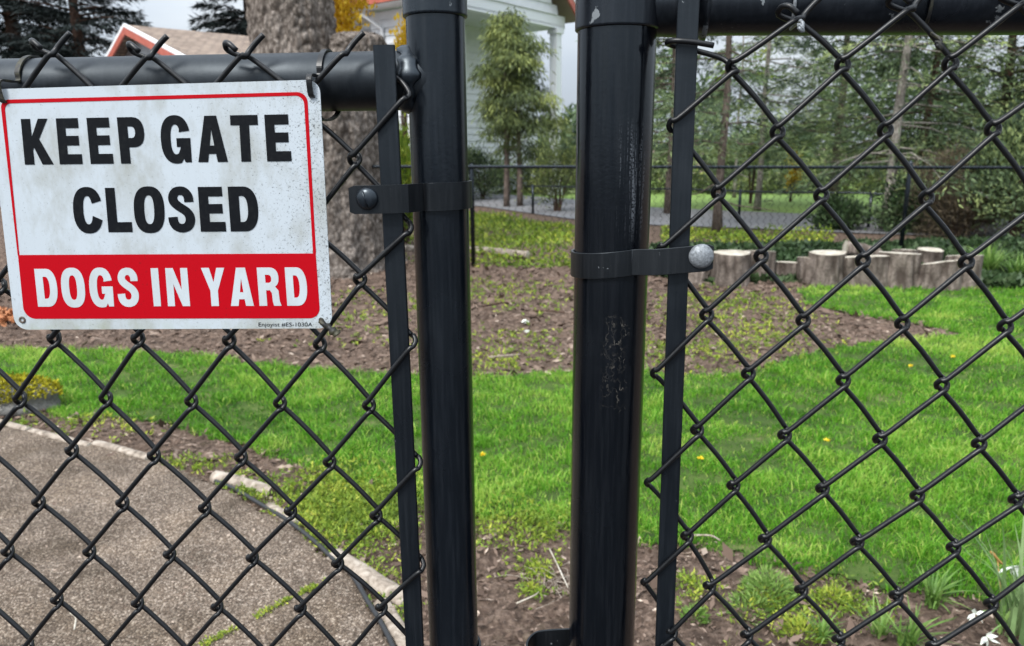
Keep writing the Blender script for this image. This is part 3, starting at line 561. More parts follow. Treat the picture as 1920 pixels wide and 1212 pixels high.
# ---- fixed fence (right)
RPR = .0318; OFFR = .030
fence = empty('chain_link_fence', PR.pt(-.05, 0), 'black chain link fence bay with thick round post, right of the gap beside the gate', 'fence')
pax = post_line(PR, OFFR, (1152, 250), (1127, 1212))
ps = empty('x', (0, 0, 0), None, None); bpy.data.objects.remove(ps)
def local_pipe(name, axis, r, z0, z1, mt, parent):      # pipe with its origin on its axis so its stains sit on its face
    c = axis(1.3); b = Vector((float(c[0]), float(c[1]), 0)); mb = MB(); mb.tube([axis(z)-np.array(b) for z in np.linspace(z0, z1, 50)], r, 56)
    o = mb.build(name, mt, None); o.parent = parent; o.location = b - parent.location; return o
zcap = zat(PR, 1150, 47, OFFR-RPR)
local_pipe('post', pax, RPR, -.02, zcap+.1, M['paint_post'], fence)
vpipe('post_cap', pax, RPR+.0022, zcap, zcap+.14, M['paint_cap'], fence, 12, lipr=.0022)
_, fr = vbar('tension_bar', PR, (1287, 100), (1245, 1212), 0, M['paint_bar'], fence, ztop=1.62, wd=.0162)
latR = lattice(PR, RN); mesh_wires(PR, latR, range(0, 14), lambda u: -2, 12, 'chain_link_mesh', fence, 1)
p = wire(PR, latR, -1, -1, 12, 1)[1:]; a0, z0 = PR.px(1375, 125); q = lambda x, y, d: (*PR.px(x, y), d)
p = [q(1336, 88, -.0068), q(1300, 82, -.0072), q(1266, 79, -.0068), q(1251, 80, -.001), q(1262, 84, .0055), q(1300, 92, .006), q(1340, 103, .0052), q(1362, 113, .0035)]+p
o = MB(); o.tube(catmull([PR.pt(*t) for t in p], 3), RW, 10); o.build('edge_wire', M['vinyl'], fence)
OR2 = A_+RW+.0235+.001
(ra2, rz2), (rb2, rzb2) = PR.px(1340, 8, OR2), PR.px(1900, 4, OR2); rl2 = lambda a: PR.pt(a, rz2+(rzb2-rz2)*(a-ra2)/(rb2-ra2), OR2)
apr = (pax(1.5)-PR.P) @ PR.h; asl = PR.px(1322, 30, .01)[0]
mb = MB(); mb.tube([rl2(a) for a in np.linspace(asl-.01, 1.6, 80)], .0235, 40); mb.build('top_rail', M['paint_cap'], fence)
mb = MB(); mb.tube([rl2(a)+PR.n*.004 for a in (apr, apr+.02, apr+.04, asl-.002, asl, asl+.0004, asl+.004, asl+.0042)], [.0225, .0225, .024, .025, .025, .0275, .0275, .0236], 40); mb.build('rail_end_cup', M['paint_rail'], fence)
zb = zat(PR, 1230, 492, -.01); ap2 = (pax(zb)-PR.P) @ PR.h; ar = PR.px(1337, 484, -.009)[0]; Rb = RPR+.0020
plan = [(ar, -.0098), (ar-.004, -.0098), (ap2+.045, -.0098), (ap2+.034, -.0085), (ap2+.022, OFFR-Rb*.90)]+[(ap2+Rb*math.sin(t), OFFR-Rb*math.cos(t)) for t in np.linspace(.52, -3.6, 44)]
zl, zr = zat(PR, 1069, 496, OFFR-.01), zat(PR, 1337, 483, -.01)
bd = band('tension_band', PR, pax, RPR, zl, zr, plan, .0215, M['paint_band'], fence)
bolt(PR, PR.px(1315, 481, -.012)[0], zat(PR, 1315, 481, -.012), -.0108, .0098, M['galv'], bd, True)
# wire ties on the rail
for (x, y) in ((1757, 70), (1500, 38)):
    a, z = PR.px(x, y, -.006); c = rl2(a); up = [PR.pt(a-.003+.0006*t, c[2]+math.cos(t)*.0262, OR2-.0262*math.sin(t)) for t in np.linspace(-1.0, 2.5, 16)]
    up += [PR.pt(a+.002*math.sin(s_*2.2), z-.003+.0022*math.cos(s_*2.5)-.001*s_, -.0085-.0006*s_) for s_ in np.linspace(0, 5, 12)]
    o = MB(); o.tube(up, .0013, 7); o.build('tie_wire', M['galv'] if x == 1500 else M['vinyl_dirty'], fence)
# latch strap at the foot of the gap, bolted to the thick post
z5 = zat(PR, 1020, 1196, 0); a5 = (pax(z5)-PR.P) @ PR.h; ae = PR.px(985, 1200, .005)[0]
plan = [(ap2_, d) for ap2_, d in [(a5-.006, OFFR-RPR-.004), (a5-.03, OFFR-RPR-.003), (ae+.015, OFFR-RPR+.002), (ae+.004, OFFR-RPR+.009), (ae, OFFR-RPR+.02), (ae+.004, OFFR-RPR+.034), (ae+.015, OFFR-RPR+.042), (a5-.02, OFFR-RPR+.05)]]
P2 = catmull(np.array(plan), 5); band('gate_latch', PR, pax, RPR, z5-.031, z5-.031, P2, .02, M['paint_band'], fence)

# ================================================================ the sign
SOFF = -.0115
CR = {'TL': (-24, 168), 'TR': (599, 149.5), 'BR': (623.5, 616), 'BL': (28, 618.5)}
SC = PL.pt(*PL.px(300, 400, SOFF), SOFF); sc_base = Vector((float(SC[0]), float(SC[1]), float(PL.px(300, 617, SOFF)[1])))
sign = bpy.data.objects.new('warning_sign', None); sc.collection.objects.link(sign); sign.location = sc_base
tag(sign, 'white and red metal sign reading KEEP GATE CLOSED, DOGS IN YARD, tied to the gate', 'sign')
def spx(x, y, d=0): return PL.pt(*PL.px(x, y, SOFF), SOFF-d)
def fill(name, loops, mt, d0, d1, parent, mapf=None):     # filled 2D outline(s) in photo space pressed on the sign plane, with a real thickness
    cu = bpy.data.curves.new(name, 'CURVE'); cu.dimensions = '2D'; cu.fill_mode = 'BOTH'
    for Lp in loops:
        s = cu.splines.new('POLY'); s.points.add(len(Lp)-1)
        for i, p in enumerate(Lp): s.points[i].co = (p[0]/100, -p[1]/100, 0, 1)
        s.use_cyclic_u = True
    cu.extrude = .01; ob = bpy.data.objects.new(name, cu); sc.collection.objects.link(ob)
    dg = bpy.context.evaluated_depsgraph_get(); me = bpy.data.meshes.new_from_object(ob.evaluated_get(dg)); bpy.data.objects.remove(ob)
    me.name = name
    for v in me.vertices: v.co = Vector(spx(v.co.x*100, -v.co.y*100, d1 if v.co.z > 0 else d0).tolist())
    # origin at the sign centre line, height kept as world height for the grime
    for v in me.vertices: v.co.x -= sc_base.x; v.co.y -= sc_base.y
    me.update(); me.materials.clear(); o = link(name, me, mt, None, False); o.parent = parent; o.matrix_parent_inverse = Matrix.Identity(4)
    o.location = Vector((0, 0, -sc_base.z)); return o
def rquad(q, r, n=8):                        # quad with rounded corners in photo space; q TL,TR,BR,BL ; r radius or 4
    q = [np.array(p, float) for p in q]; out = []; r = [r]*4 if np.isscalar(r) else r
    for i in range(4):
        p, a, b = q[i], q[i-1], q[(i+1) % 4]
        if r[i] <= 0: out.append(tuple(p)); continue
        da = (a-p)/np.linalg.norm(a-p); db = (b-p)/np.linalg.norm(b-p)
        for t in np.linspace(0, 1, n+1):
            th = t*PI/2; out.append(tuple(p+da*r[i]*(1-math.sin(th))+db*r[i]*(1-math.cos(th))))
    return out
fill('plate', [rquad([CR['TL'], CR['TR'], CR['BR'], CR['BL']], 25)], M['sign_white'], -.0009, .0, sign)
OUT = [(1.0, 188), (575.5, 172.5), (599, 597.5), (47.5, 598)]
INN = [(8.5, 194.5), (569.5, 179.5), (587, 475.5), (36.5, 478.5)]
PAN = [(34, 479), (592, 475.5), (600.8, 597), (46, 598)]
OUT = [(.5, 187.5), (576, 172.5), (592.6, 475.5), (33.5, 479)]
fill('red_border', [rquad(OUT, [16, 20, 0, 0]), rquad(INN, [12, 16, 0, 0])], M['sign_red'], -.0002, .00025, sign)
fill('red_panel', [rquad(PAN, [0, 0, 20, 22])], M['sign_red'], -.0002, .00025, sign)
def se(cx, cy, rx, ry, t0, t1, n=28, e=.80):
    out = []
    for t in np.linspace(t0, t1, n):
        c, s = math.cos(t), math.sin(t); out.append((cx+rx*math.copysign(abs(c)**e, c), cy+ry*math.copysign(abs(s)**e, s)))
    return out
R_ = math.radians
def stroke(P, hw, W):
    P = catmull(P, 5); T = np.gradient(P, axis=0); T /= np.linalg.norm(T, axis=1)[:, None]; Nn = np.stack([-T[:, 1], T[:, 0]], 1)
    L = P+Nn*hw; R = P-Nn*hw; return [tuple((p[0]/W, p[1])) for p in list(L)+list(R[::-1])]
def arc(cx, cy, rx, ry, a0, a1, n=12, e=.85): return se(cx, cy, rx, ry, R_(a0), R_(a1), n, e)
G = {
 'K': [[(0, 0), (0, 1), (.34, 1), (.34, .60), (.64, 1), (.99, 1), (.60, .555), (1.02, 0), (.63, 0), (.385, .375), (.34, .315), (.34, 0)]],
 'E': [[(0, 0), (0, 1), (.97, 1), (.97, .785), (.385, .785), (.385, .615), (.93, .615), (.93, .405), (.385, .405), (.385, .215), (1, .215), (1, 0)]],
 'P': [[(0, 0), (0, 1), (.56, 1)]+arc(.56, .675, .44, .325, 88, -88)+[(.37, .35), (.37, 0)], [(.37, .80), (.50, .80)]+arc(.50, .675, .155, .125, 88, -88, 8)+[(.37, .55)]],
 'G': [arc(.5, .5, .5, .525, 17, 285, 44)+[(.745, .08), (.79, 0), (1, 0), (1, .525), (.53, .525), (.53, .335), (.665, .335)]+arc(.5, .5, .17, .325, 300, 40, 26)+[(.625, .655)]],
 'A': [[(0, 0), (.30, 1), (.70, 1), (1.0, 0), (.66, 0), (.615, .175), (.375, .175), (.33, 0)], [(.42, .355), (.50, .72), (.575, .355)]],
 'T': [[(0, 1), (1, 1), (1, .785), (.675, .785), (.675, 0), (.325, 0), (.325, .785), (0, .785)]],
 'C': [arc(.5, .5, .5, .525, 20, 338, 44)+[(.655, .37)]+arc(.5, .5, .16, .32, 318, 42, 26)+[(.655, .65)]],
 'L': [[(0, 0), (0, 1), (.40, 1), (.40, .225), (1, .225), (1, 0)]],
 'O': [se(.5, .5, .5, .525, 0, 2*PI-.14, 44), se(.5, .5, .165, .325, 0, 2*PI-.2, 32)],
 'S': [stroke([(.445, .665), (.435, .79), (.365, .895), (.27, .92), (.17, .89), (.115, .79), (.125, .68), (.20, .59), (.285, .525), (.38, .45), (.44, .35), (.44, .22), (.38, .115), (.27, .08), (.165, .115), (.105, .21), (.09, .33)], .096, .545)],
 'D': [[(0, 0), (0, 1), (.50, 1)]+arc(.50, .5, .5, .5, 88, -88, 26)+[(.5, 0)], [(.36, .79), (.46, .79)]+arc(.46, .5, .19, .29, 85, -85, 18)+[(.36, .21)]],
 'I': [[(0, 0), (0, 1), (1, 1), (1, 0)]],
 'N': [[(0, 0), (0, 1), (.34, 1), (.68, .42), (.68, 1), (1, 1), (1, 0), (.67, 0), (.32, .58), (.32, 0)]],
 'Y': [[(0, 1), (.34, 1), (.5, .62), (.66, 1), (1, 1), (.66, .40), (.66, 0), (.34, 0), (.34, .40)]],
 'R': [[(0, 0), (0, 1), (.55, 1)]+arc(.55, .735, .43, .265, 88, -60, 12)+[(.82, .475), (.93, .40), (.955, .12), (1.02, 0), (.68, 0), (.635, .10), (.62, .33), (.54, .405), (.36, .405), (.36, 0)], [(.36, .81), (.50, .81)]+arc(.50, .705, .14, .105, 88, -88, 8)+[(.36, .60)]]}
def line(txt, boxes, ytop, ybot, mt, dz=.0004):     # boxes: top x0,x1, bottom x0,x1 ; ytop/ybot functions of x
    loops = []
    for chx, (a, b, c, d) in zip(txt, boxes):
        for lp in G[chx]:
            q = []
            for (u, v) in lp:
                xt, xb = a+(b-a)*u, c+(d-c)*u; yt, yb = ytop(xt), ybot(xb); q.append((xb+(xt-xb)*v, yb+(yt-yb)*v))
            loops.append(q)
    return fill('lettering', loops, mt, .0002, dz, sign)
t3 = lambda *q: tuple(v/3 for v in q)
line('KEEP', [t3(118, 268, 142, 300), t3(315, 441, 338, 466), t3(487, 615, 512, 640), t3(658, 803, 683, 828)], lambda x: 224.2-.0177*x+.0, lambda x: 309.5-.011*x, M['sign_black'])
line('GATE', [t3(897, 1062, 915, 1080), t3(1100, 1265, 1117, 1283), t3(1294, 1448, 1309, 1463), t3(1487, 1624, 1504, 1641)], lambda x: 224.2-.0177*x, lambda x: 308.4-.011*x, M['sign_black'])
line('CLOSED', [(134.5, 189, 141, 196), (197, 241, 204, 249), (249, 306, 254, 311), (313, 361, 318, 368), (371, 417, 377, 424.5), (427, 481, 433, 487)], lambda x: 354.5-.010*x, lambda x: 436.8-.006*x, M['sign_black'])
W3 = lambda x: 504.8-.006*x; W4 = lambda x: 575.6-.004*x
line('DOGS', [(64.5, 104, 72, 111.5), (112, 156, 119, 163), (165, 209, 171, 214.5), (219, 257, 223, 262.5)], W3, W4, M['sign_print_white'])
line('IN', [(282.5, 296.5, 289, 302.5), (310, 351, 315.5, 357)], W3, W4, M['sign_print_white'])
line('YARD', [(377, 420.5, 382, 426), (430, 472, 433.5, 476.5), (481.5, 521.5, 487, 527.5), (534, 573, 539, 578.5)], W3, W4, M['sign_print_white'])
fc = bpy.data.curves.new('small', 'FONT'); fc.body = 'Enjoyist #ES-1030A'; fc.size = 1; fo = bpy.data.objects.new('small', fc); sc.collection.objects.link(fo)
bpy.context.view_layer.update()
me = bpy.data.meshes.new_from_object(fo.evaluated_get(bpy.context.evaluated_depsgraph_get())); bpy.data.objects.remove(fo)
xsx = [v.co.x for v in me.vertices]; x0, x1 = min(xsx), max(xsx); me.name = 'small_lettering'
for v in me.vertices:
    p = spx(485+(v.co.x-x0)/(x1-x0)*101, 612.2-v.co.y*10.6, .0003); v.co = Vector((p[0]-sc_base.x, p[1]-sc_base.y, p[2]))
me.materials.clear(); o = link('small_lettering', me, M['sign_black'], None, False); o.parent = sign; o.location = Vector((0, 0, -sc_base.z))
mb = MB(); c = PL.px(42, 600, SOFF); k = 16; V = []                    # rusty eyelet, lower left corner
for rr, dd in ((.0030, 0), (.0028, -.0007), (.0016, -.0008), (.0013, .0002)): V += [PL.pt(c[0]+rr*math.cos(2*PI*j/k), c[1]+rr*math.sin(2*PI*j/k), SOFF+dd) for j in range(k)]
mb.add(V, [(i*k+j, i*k+(j+1) % k, (i+1)*k+(j+1) % k, (i+1)*k+j) for i in range(3) for j in range(k)]+[tuple(range(3*k, 4*k))])
mb.build('eyelet', mat('rust', (.10, .075, .06), .8), sign)
def tie(name, pts, w_, t_, mt, label):
    P = catmull(pts, 6); T = np.gradient(P, axis=0); T /= np.linalg.norm(T, axis=1)[:, None]; V = []
    for p, t in zip(P, T):
        a = np.array(PL.h); a = a-t*(a @ t); a /= np.linalg.norm(a); b = np.cross(t, a)
        for sa, sb in ((-1, -1), (1, -1), (1, 1), (-1, 1)): V.append(p+a*sa*w_/2+b*sb*t_/2)
    n = len(P); mb = MB(); mb.add(V, [(i*4+j, i*4+(j+1) % 4, (i+1)*4+(j+1) % 4, (i+1)*4+j) for i in range(n-1) for j in range(4)]+[(3, 2, 1, 0), tuple(range(4*n-4, 4*n))])
    return top(name, mb, mt, label, 'zip tie', 'zip ties holding the sign to the gate', None, False)
def loop_over(x, ytop, xh, yh):
    a, z = PL.px(xh, yh, SOFF-.003); at, _ = PL.px(x, ytop, 0); c = rl(at); R = RR+.0016
    P = [PL.pt(a, z-.004, SOFF+.004), PL.pt(a, z-.0035, SOFF-.0012), PL.pt(a-.0005, z, SOFF-.003), PL.pt(a-.0006, z+.012, SOFF-.0022)]
    P += [PL.pt(a+(at-a)*f, c[2]+R*math.sin(t), OFFG-R*math.cos(t)) for f, t in zip(np.linspace(.2, 1, 9), np.linspace(.1, 2.6, 9))]
    P += [PL.pt(at+.003, c[2]-R*.9, OFFG+.01), PL.pt(at, c[2]-R-.006, .004), PL.pt(a, z-.004, SOFF+.004)]
    return P
tie('zip_tie', loop_over(592, 95, 583, 172), .0042, .0014, M['vinyl'], 'black zip tie looped over the gate rail through the upper right corner of the sign')
tie('zip_tie', loop_over(14, 115, 2, 182), .0042, .0014, M['vinyl_dirty'], 'dirty black zip tie at the upper left corner of the sign')
mb = MB(); q = lambda x, y, d: PL.pt(*PL.px(x, y, SOFF), SOFF+d)
mb.tube(catmull([q(602, 600, .003), q(604, 602, -.0025), q(612, 608, -.004), q(621, 613, -.003)], 5), [.0022]*16, 8, wob=.18)
mb.tube(catmull([q(615, 608, -.003), q(624, 615, -.005), q(633, 621, -.006), q(637, 625, -.0062)], 5), [.0022]*6+[.0036]*10, 8, wob=.2)
top('zip_tie', mb, M['vinyl_dirty'], 'frayed dirt-covered black tie twisted at the lower right corner of the sign', 'zip tie', 'zip ties holding the sign to the gate')

# ================================================================ back fence and low fence across the road
YF = 9.2
def woven(x0, x1, y, z0, z1, d, r, k=3, axis=(1, 0)):          # light zigzag wires
    mb = MB(); n = int((x1-x0)/d)
    for i in range(n):
        xa = x0+i*d; m = int((z1-z0)/(d/2)); P = []
        for j in range(m+1):
            P.append((xa+(d/2 if j % 2 else 0), y+(.004 if j % 2 else -.004), z1-j*d/2))
        mb.tube(P, r, k, False)
    return mb
bf = empty('back_fence', (0, YF, 0), 'low black chain link fence running behind the stumps along the far edge of the yard', 'fence')
zr0, zr1 = aty(885, 313, YF)[2], aty(1880, 315, YF)[2]
mb = MB(); mb.tube([(x, YF, zr0+(x-(-.5))/6.7*(zr1-zr0)) for x in np.linspace(-9, 10, 40)], .020, 10); mb.build('top_rail', M['paint'], bf)
for px in (-1400, -500, 330, 887, 1690, 2500):
    b = aty(px, 480, YF); mb = MB(); mb.tube([(b[0], YF+.03, -.1), (b[0], YF+.03, zr0+.01), (b[0], YF+.03, zr0+.035)], [.028, .028, .012], 14); mb.build('post', M['paint'], bf)
woven(-6.5, 9, YF-.025, .03, zr0, .085, .0034).build('chain_link_mesh', M['vinyl'], bf)
lf = empty('low_fence', tuple(gz(1600, 430)), 'low dark wire fence along the grass verge across the road', 'fence')
A, B = gz(1080, 405), gz(1750, 434); A2, B2 = A+(A-B)*.2, B+(B-A)*.9
mb = MB(); mb.tube([A2+(B2-A2)*t+np.array([0, 0, .62+.01*math.sin(t*30)]) for t in np.linspace(0, 1, 30)], .016, 8); mb.build('top_rail', M['paint'], lf)
for t in np.linspace(.02, .98, 7):
    p = A2+(B2-A2)*t; mb = MB(); mb.tube([p+[0, 0, -.05], p+[0, 0, .66]], .03, 8); mb.build('post', M['paint'], lf)

# ================================================================ stumps
def stump(x, yb, yt, wpx, dY=0, tilt=0, label='', rag=0, grp='sawn log sections standing in a row before the back fence'):
    b = gz(x, yb); b[1] += dY; t = aty(x, yt, b[1]); H = max(.12, t[2]); R = wpx/2*b[1]/FPX*1.18
    st = empty('log_stump', (b[0], b[1], 0), label, 'tree stump', grp); k = 36; n = 9; seed = random.random()*9; sl_t = random.uniform(-.035, .004)
    fn = lambda a: 1+.08*math.sin(2*a+seed)+.06*math.sin(3*a+seed*2)+.035*math.sin(7*a+seed*3)+.02*math.sin(12*a+seed)
    V = []; 
    for i in range(n):
        z = H*i/(n-1); fl = 1+.12*math.exp(-z/.06)-.04*(i/(n-1))
        for j in range(k):
            a = 2*PI*j/k; r = R*fn(a)*fl*(1+.015*math.sin(13*a+z*9)); V.append((r*math.cos(a)+tilt*z, r*math.sin(a), z-.03*(i == 0)+(tilt*r*math.cos(a)*.5+.012*math.sin(a+seed)+sl_t*math.sin(a))*(i/(n-1))))
    mb = MB(); mb.add(V, [(i*k+j, i*k+(j+1) % k, (i+1)*k+(j+1) % k, (i+1)*k+j) for i in range(n-1) for j in range(k)])
    mb.v = [(p[0]+b[0], p[1]+b[1], p[2]) for p in mb.v]; mb.build('bark', M['bark_stump'], st)
    topv = V[-k:]; cz_ = sum(p[2] for p in topv)/k; W = []; F = []
    for m_, f in enumerate((1.0, .97, .6, .25)):
        W += [(p[0]*f+tilt*H*(1-f), p[1]*f, (p[2]-cz_)*f+cz_+(.004 if m_ else 0)+((.2+rag)*math.sin(4*j/k*2*PI+seed)*(1-f)*.05)) for j, p in enumerate(topv)]
    F = [(i*k+j, i*k+(j+1) % k, (i+1)*k+(j+1) % k, (i+1)*k+j) for i in range(3) for j in range(k)]+[tuple(range(3*k, 4*k))]
    mb = MB(); mb.add([(p[0]+b[0], p[1]+b[1], p[2]) for p in W], F); mb.build('cut_top', M['cut'], st)
for a in [(1305, 528, 482, 60, 0, 0, 'short log stump half hidden behind the chipped bolt bracket, leftmost of the row'), (1370, 533, 474, 62, 0, 0, 'broad pale log stump just right of the round bolt head'), (1425, 529, 472, 52, .1, 0, 'log stump standing second right of the bolt head, cut top slanting'), (1478, 527, 492, 52, .1, 0, 'lowest log stump in the row with a bright flat top'),
          (1518, 533, 484, 34, .05, -.05, 'narrow dark log stump wedged beside a tall one'), (1548, 535, 474, 58, 0, 0, 'tall log stump with a scarred pale side, near the middle of the row'), (1612, 535, 481, 72, 0, 0, 'widest log stump with a slab of wood resting on its top'), (1680, 536, 475, 62, 0, 0, 'log stump with a torn pale top right of the slab'), (1718, 520, 469, 36, .3, 0, 'thin log stump set back behind the torn one'),
          (1745, 538, 492, 56, -.1, .12, 'short split log stump with a hollow leaning top'), (1772, 520, 468, 42, .35, 0, 'dark log stump set back at the right end of the row'), (1800, 538, 480, 50, 0, .05, 'rightmost log stump of the row beside the green strap leaves')]:
    stump(*a[:6], a[6])
def log(name, p0, p1, r, label, cat='log', grp=None, mt='wood_grey', flat=1, end='cut'):
    L_ = np.linspace(0, 1, 9); p0, p1 = np.array(p0, float), np.array(p1, float); c = (p0+p1)/2
    o = empty(name, (c[0], c[1], min(p0[2], p1[2])-r*flat), label, cat, grp); mb = MB()
    mb.tube([p0+(p1-p0)*t+np.array([0, 0, r*.12*math.sin(t*5)]) for t in L_], [r*random.uniform(.97, 1.02) for _ in L_], 14, False, .06)
    V = np.array(mb.v); V[:, 2] = (V[:, 2]-c[2])*flat+c[2]; mb.v = [tuple(v) for v in V]; mb.build('side', M[mt], o)
    for b in (0, 8):
        e = MB(); ring = V[b*14:(b+1)*14]; m = ring.mean(0); e.add(list(ring)+[m+(p1-p0)/np.linalg.norm(p1-p0)*(.002 if b else -.002)], [(j, (j+1) % 14, 14) for j in range(14)]); e.build('cut_end', M[end], o, False)
    return o
s0 = aty(1612, 481, 8.05); log('wood_slab', s0+np.array([-.10, .15, .07]), s0+np.array([.26, .12, .0]), .085, 'grey slab of split wood lying across the widest log stump', 'wood slab', None, 'bark_stump')
p = gz(880, 482); q_ = gz(990, 492); p[2] = q_[2] = .1; log('fallen_log', p, q_, .05, 'pale stripped log lying in the weeds behind the back fence', 'log', None, 'wood_grey')
p = gz(700, 478); q_ = gz(790, 482); p[2] = q_[2] = .1; log('fallen_log', p, q_, .06, 'short pale log lying between the big trunk and the gate post', 'log', None, 'wood_grey')
# path edging timbers
for (x0, y0, x1, y1, r, fl, lb) in [(-60, 782, 55, 812, .022, .6, 'thin pale edging timber at the left end of the path edge'), (60, 815, 170, 842, .022, .6, 'mossy edging timber next to the rock'), (180, 838, 280, 865, .024, .6, 'whitish edging timber in the middle of the curved path edge'), (405, 903, 512, 932, .034, .9, 'round edging log with a dark sawn end lying on the soil'),
                          (506, 958, 556, 992, .025, .7, 'short broken edging log just below the round log'), (628, 1050, 765, 1138, .034, .6, 'long split edging timber with a pale worn face'), (715, 1140, 775, 1240, .028, .5, 'last edging timber at the foot of the gate')]:
    a, b = gz(x0, y0), gz(x1, y1); a[2] = b[2] = .02; log('edging_timber', a, b, r, lb, 'edging timber', 'timbers edging the path', 'wood_grey', fl, 'wood_dark' if x0 == 405 else 'cut')
hp = [gz(*p) for p in ((405, 912), (440, 928), (500, 962), (540, 990), (590, 1028), (625, 1060), (660, 1090), (690, 1140), (715, 1180), (742, 1240), (760, 1330))]
for h_ in hp: h_[2] = .030+float(hgt(h_[0], h_[1]))
mb = MB(); mb.tube(catmull(hp, 6), .0085, 10); top('hose', mb, M['hose'], 'thin black hose laid along the curved edge of the path', 'hose')
# rock with moss
def blob(c, rx, ry, rz_, nse, seed, k=36, m_=20):
    V = []
    for i in range(m_+1):
        ph = PI*i/m_
        for j in range(k):
            a = 2*PI*j/k; d = np.array([math.sin(ph)*math.cos(a), math.sin(ph)*math.sin(a), math.cos(ph)])
            r = 1+nse*(math.sin(3*d[0]+seed)*math.sin(4*d[1]+seed*2)+.5*math.sin(7*d[2]+3*d[0]+seed)+.3*math.sin(11*d[1]+seed))
            V.append((c[0]+d[0]*rx*r, c[1]+d[1]*ry*r, c[2]+d[2]*rz_*r))
    mb = MB(); mb.add(V, [(i*k+j, i*k+(j+1) % k, (i+1)*k+(j+1) % k, (i+1)*k+j) for i in range(m_) for j in range(k)]); return mb
rc = gz(12, 775); rk = empty('rock', tuple(rc), 'grey rock topped with yellow-green moss beside the path at the far left', 'rock')
blob((rc[0], rc[1]+.05, .06), .25, .17, .12, .13, 2).build('stone', M['rock'], rk)
st_ = rk.children[0].data; n = 7000
tri = [p for p in st_.polygons if p.center.z > .05]; pw_ = np.array([p.area for p in tri]); ix = rng.choice(len(tri), n, p=pw_/pw_.sum())
C_ = np.array([tuple(p.center) for p in tri])[ix]+rng.normal(0, .008, (n, 3)); N_ = C_-np.array([rc[0], rc[1]+.05, .0]); N_ = N_/np.linalg.norm(N_, axis=1)[:, None]
k = nz(C_[:, 0]*11, C_[:, 1]*11, 3)*.5+(C_[:, 2]-.10)*14 > 0; D = N_[k]+rng.normal(0, .6, (k.sum(), 3))
link('moss', quads_mesh('moss', cards(C_[k], D, .020*rng.uniform(.5, 1.4, k.sum()), .011), rng.uniform(0, 1, k.sum())), M['moss'], rk, False)

# ================================================================ plants
def tuft(name, c, n, L, W, spread, mt, label, cat='plant', grp=None, arch=.5, up=1.0, part=None, stuff=False):
    a = rng.uniform(0, 2*PI, n); ln = L*rng.uniform(.6, 1.1, n); le = spread*rng.uniform(.1, 1, n); d = np.stack([np.cos(a), np.sin(a), 0*a], 1); seg = 5; VV = []
    s = np.stack([-np.sin(a), np.cos(a), 0*a], 1)*W/2; base = np.array(c)+np.stack([rng.normal(0, L*.08, n), rng.normal(0, L*.08, n), 0*a], 1); prev = None
    for i in range(seg+1):
        t = i/seg; q = base+d*(ln*le*(t*.4+t*t*.8))[:, None]+np.array([0, 0, 1])*(ln*up*(t-arch*le*t*t*.9))[:, None]; wv = s*(1-.9*t**2.2)
        if prev is not None: VV.append(np.stack([prev[0], prev[1], q+wv, q-wv], 1))
        prev = (q-wv, q+wv)
    V = np.concatenate(VV); me = quads_mesh(name, V, np.tile(np.clip(rng.normal(.5, .22, n), 0, 1), seg)); return me
def plant(name, px, py, n, L, W, spread, mt, label, grp=None, arch=.5, z=.01, cat='plant'):
    c = gz(px, py); c[2] = z; me = tuft(name, (0, 0, 0), n, L, W, spread, mt, label, arch=arch); o = link(name, me, mt, None, False); o.location = Vector(c.tolist()); return tag(o, label, cat, grp)
plant('strap_leaf_clump', 1850, 522, 170, .42, .020, .75, M['strap'], 'clump of bright green strap leaves right of the stumps')
plant('strap_leaf_clump', 1905, 530, 120, .34, .018, .8, M['strap'], 'smaller strap leaf clump at the right edge beyond the stumps')
for (x, y, n, L, W, sp, lb) in [(1748, 1140, 60, .13, .010, 1.0, 'spiky green lily shoots at the edge of the lawn under the right fence'), (1650, 1200, 30, .12, .007, .9, 'thin narrow leaves sprouting near the bottom of the fence'), (1540, 1205, 40, .085, .008, 1.1, 'low leafy tuft at the bottom below the heather-like clumps'), (1700, 1225, 40, .15, .008, .8, 'pale narrow leaves at the bottom edge near the daffodils')]:
    plant('leaf_tuft', x, y, n, L, W, sp, M['strap'], lb, 'leaf tufts in the soil below the fence')
def shrublet(px, py, r, h_, n, label, mt='weed', grp='small rounded plants in the soil below the fence'):
    c = gz(px, py); c[2] = 0; a = rng.uniform(0, 2*PI, n); rr = r*np.sqrt(rng.uniform(0, 1, n)); hz = h_*(1-(rr/r)**2*.7)*rng.uniform(.25, 1, n)
    P = np.stack([rr*np.cos(a), rr*np.sin(a), hz], 1); D = np.stack([rr*np.cos(a)*2, rr*np.sin(a)*2, r*1.2+0*a], 1)+rng.normal(0, r*.5, (n, 3))
    me = quads_mesh('green_clump', cards(P, D, .022*rng.uniform(.7, 1.4, n), .005), np.clip(.35+hz/h_*.5+rng.normal(0, .15, n), 0, 1)); o = link('green_clump', me, M[mt], None, False); o.location = Vector(c.tolist()); return tag(o, label, 'plant', grp)
shrublet(1440, 1130, .085, .11, 900, 'dense green clump with yellowish tips, tallest of the small plants', 'strap')
shrublet(1405, 1150, .07, .05, 500, 'low bright green clump spreading beside the tallest one', 'strap')
shrublet(1302, 1165, .032, .05, 260, 'tiny round green plant next to the flat bar', 'strap')
shrublet(1565, 1130, .05, .04, 260, 'flat yellow-green plant between the fence wires', 'weed')
shrublet(1500, 1195, .06, .05, 350, 'yellowish spreading plant at the bottom', 'weed')
shrublet(1010, 1085, .035, .05, 200, 'small green plant growing beside the thick post', 'weed')
shrublet(995, 1115, .02, .035, 120, 'bright yellow-green sprout between the two posts', 'weed')
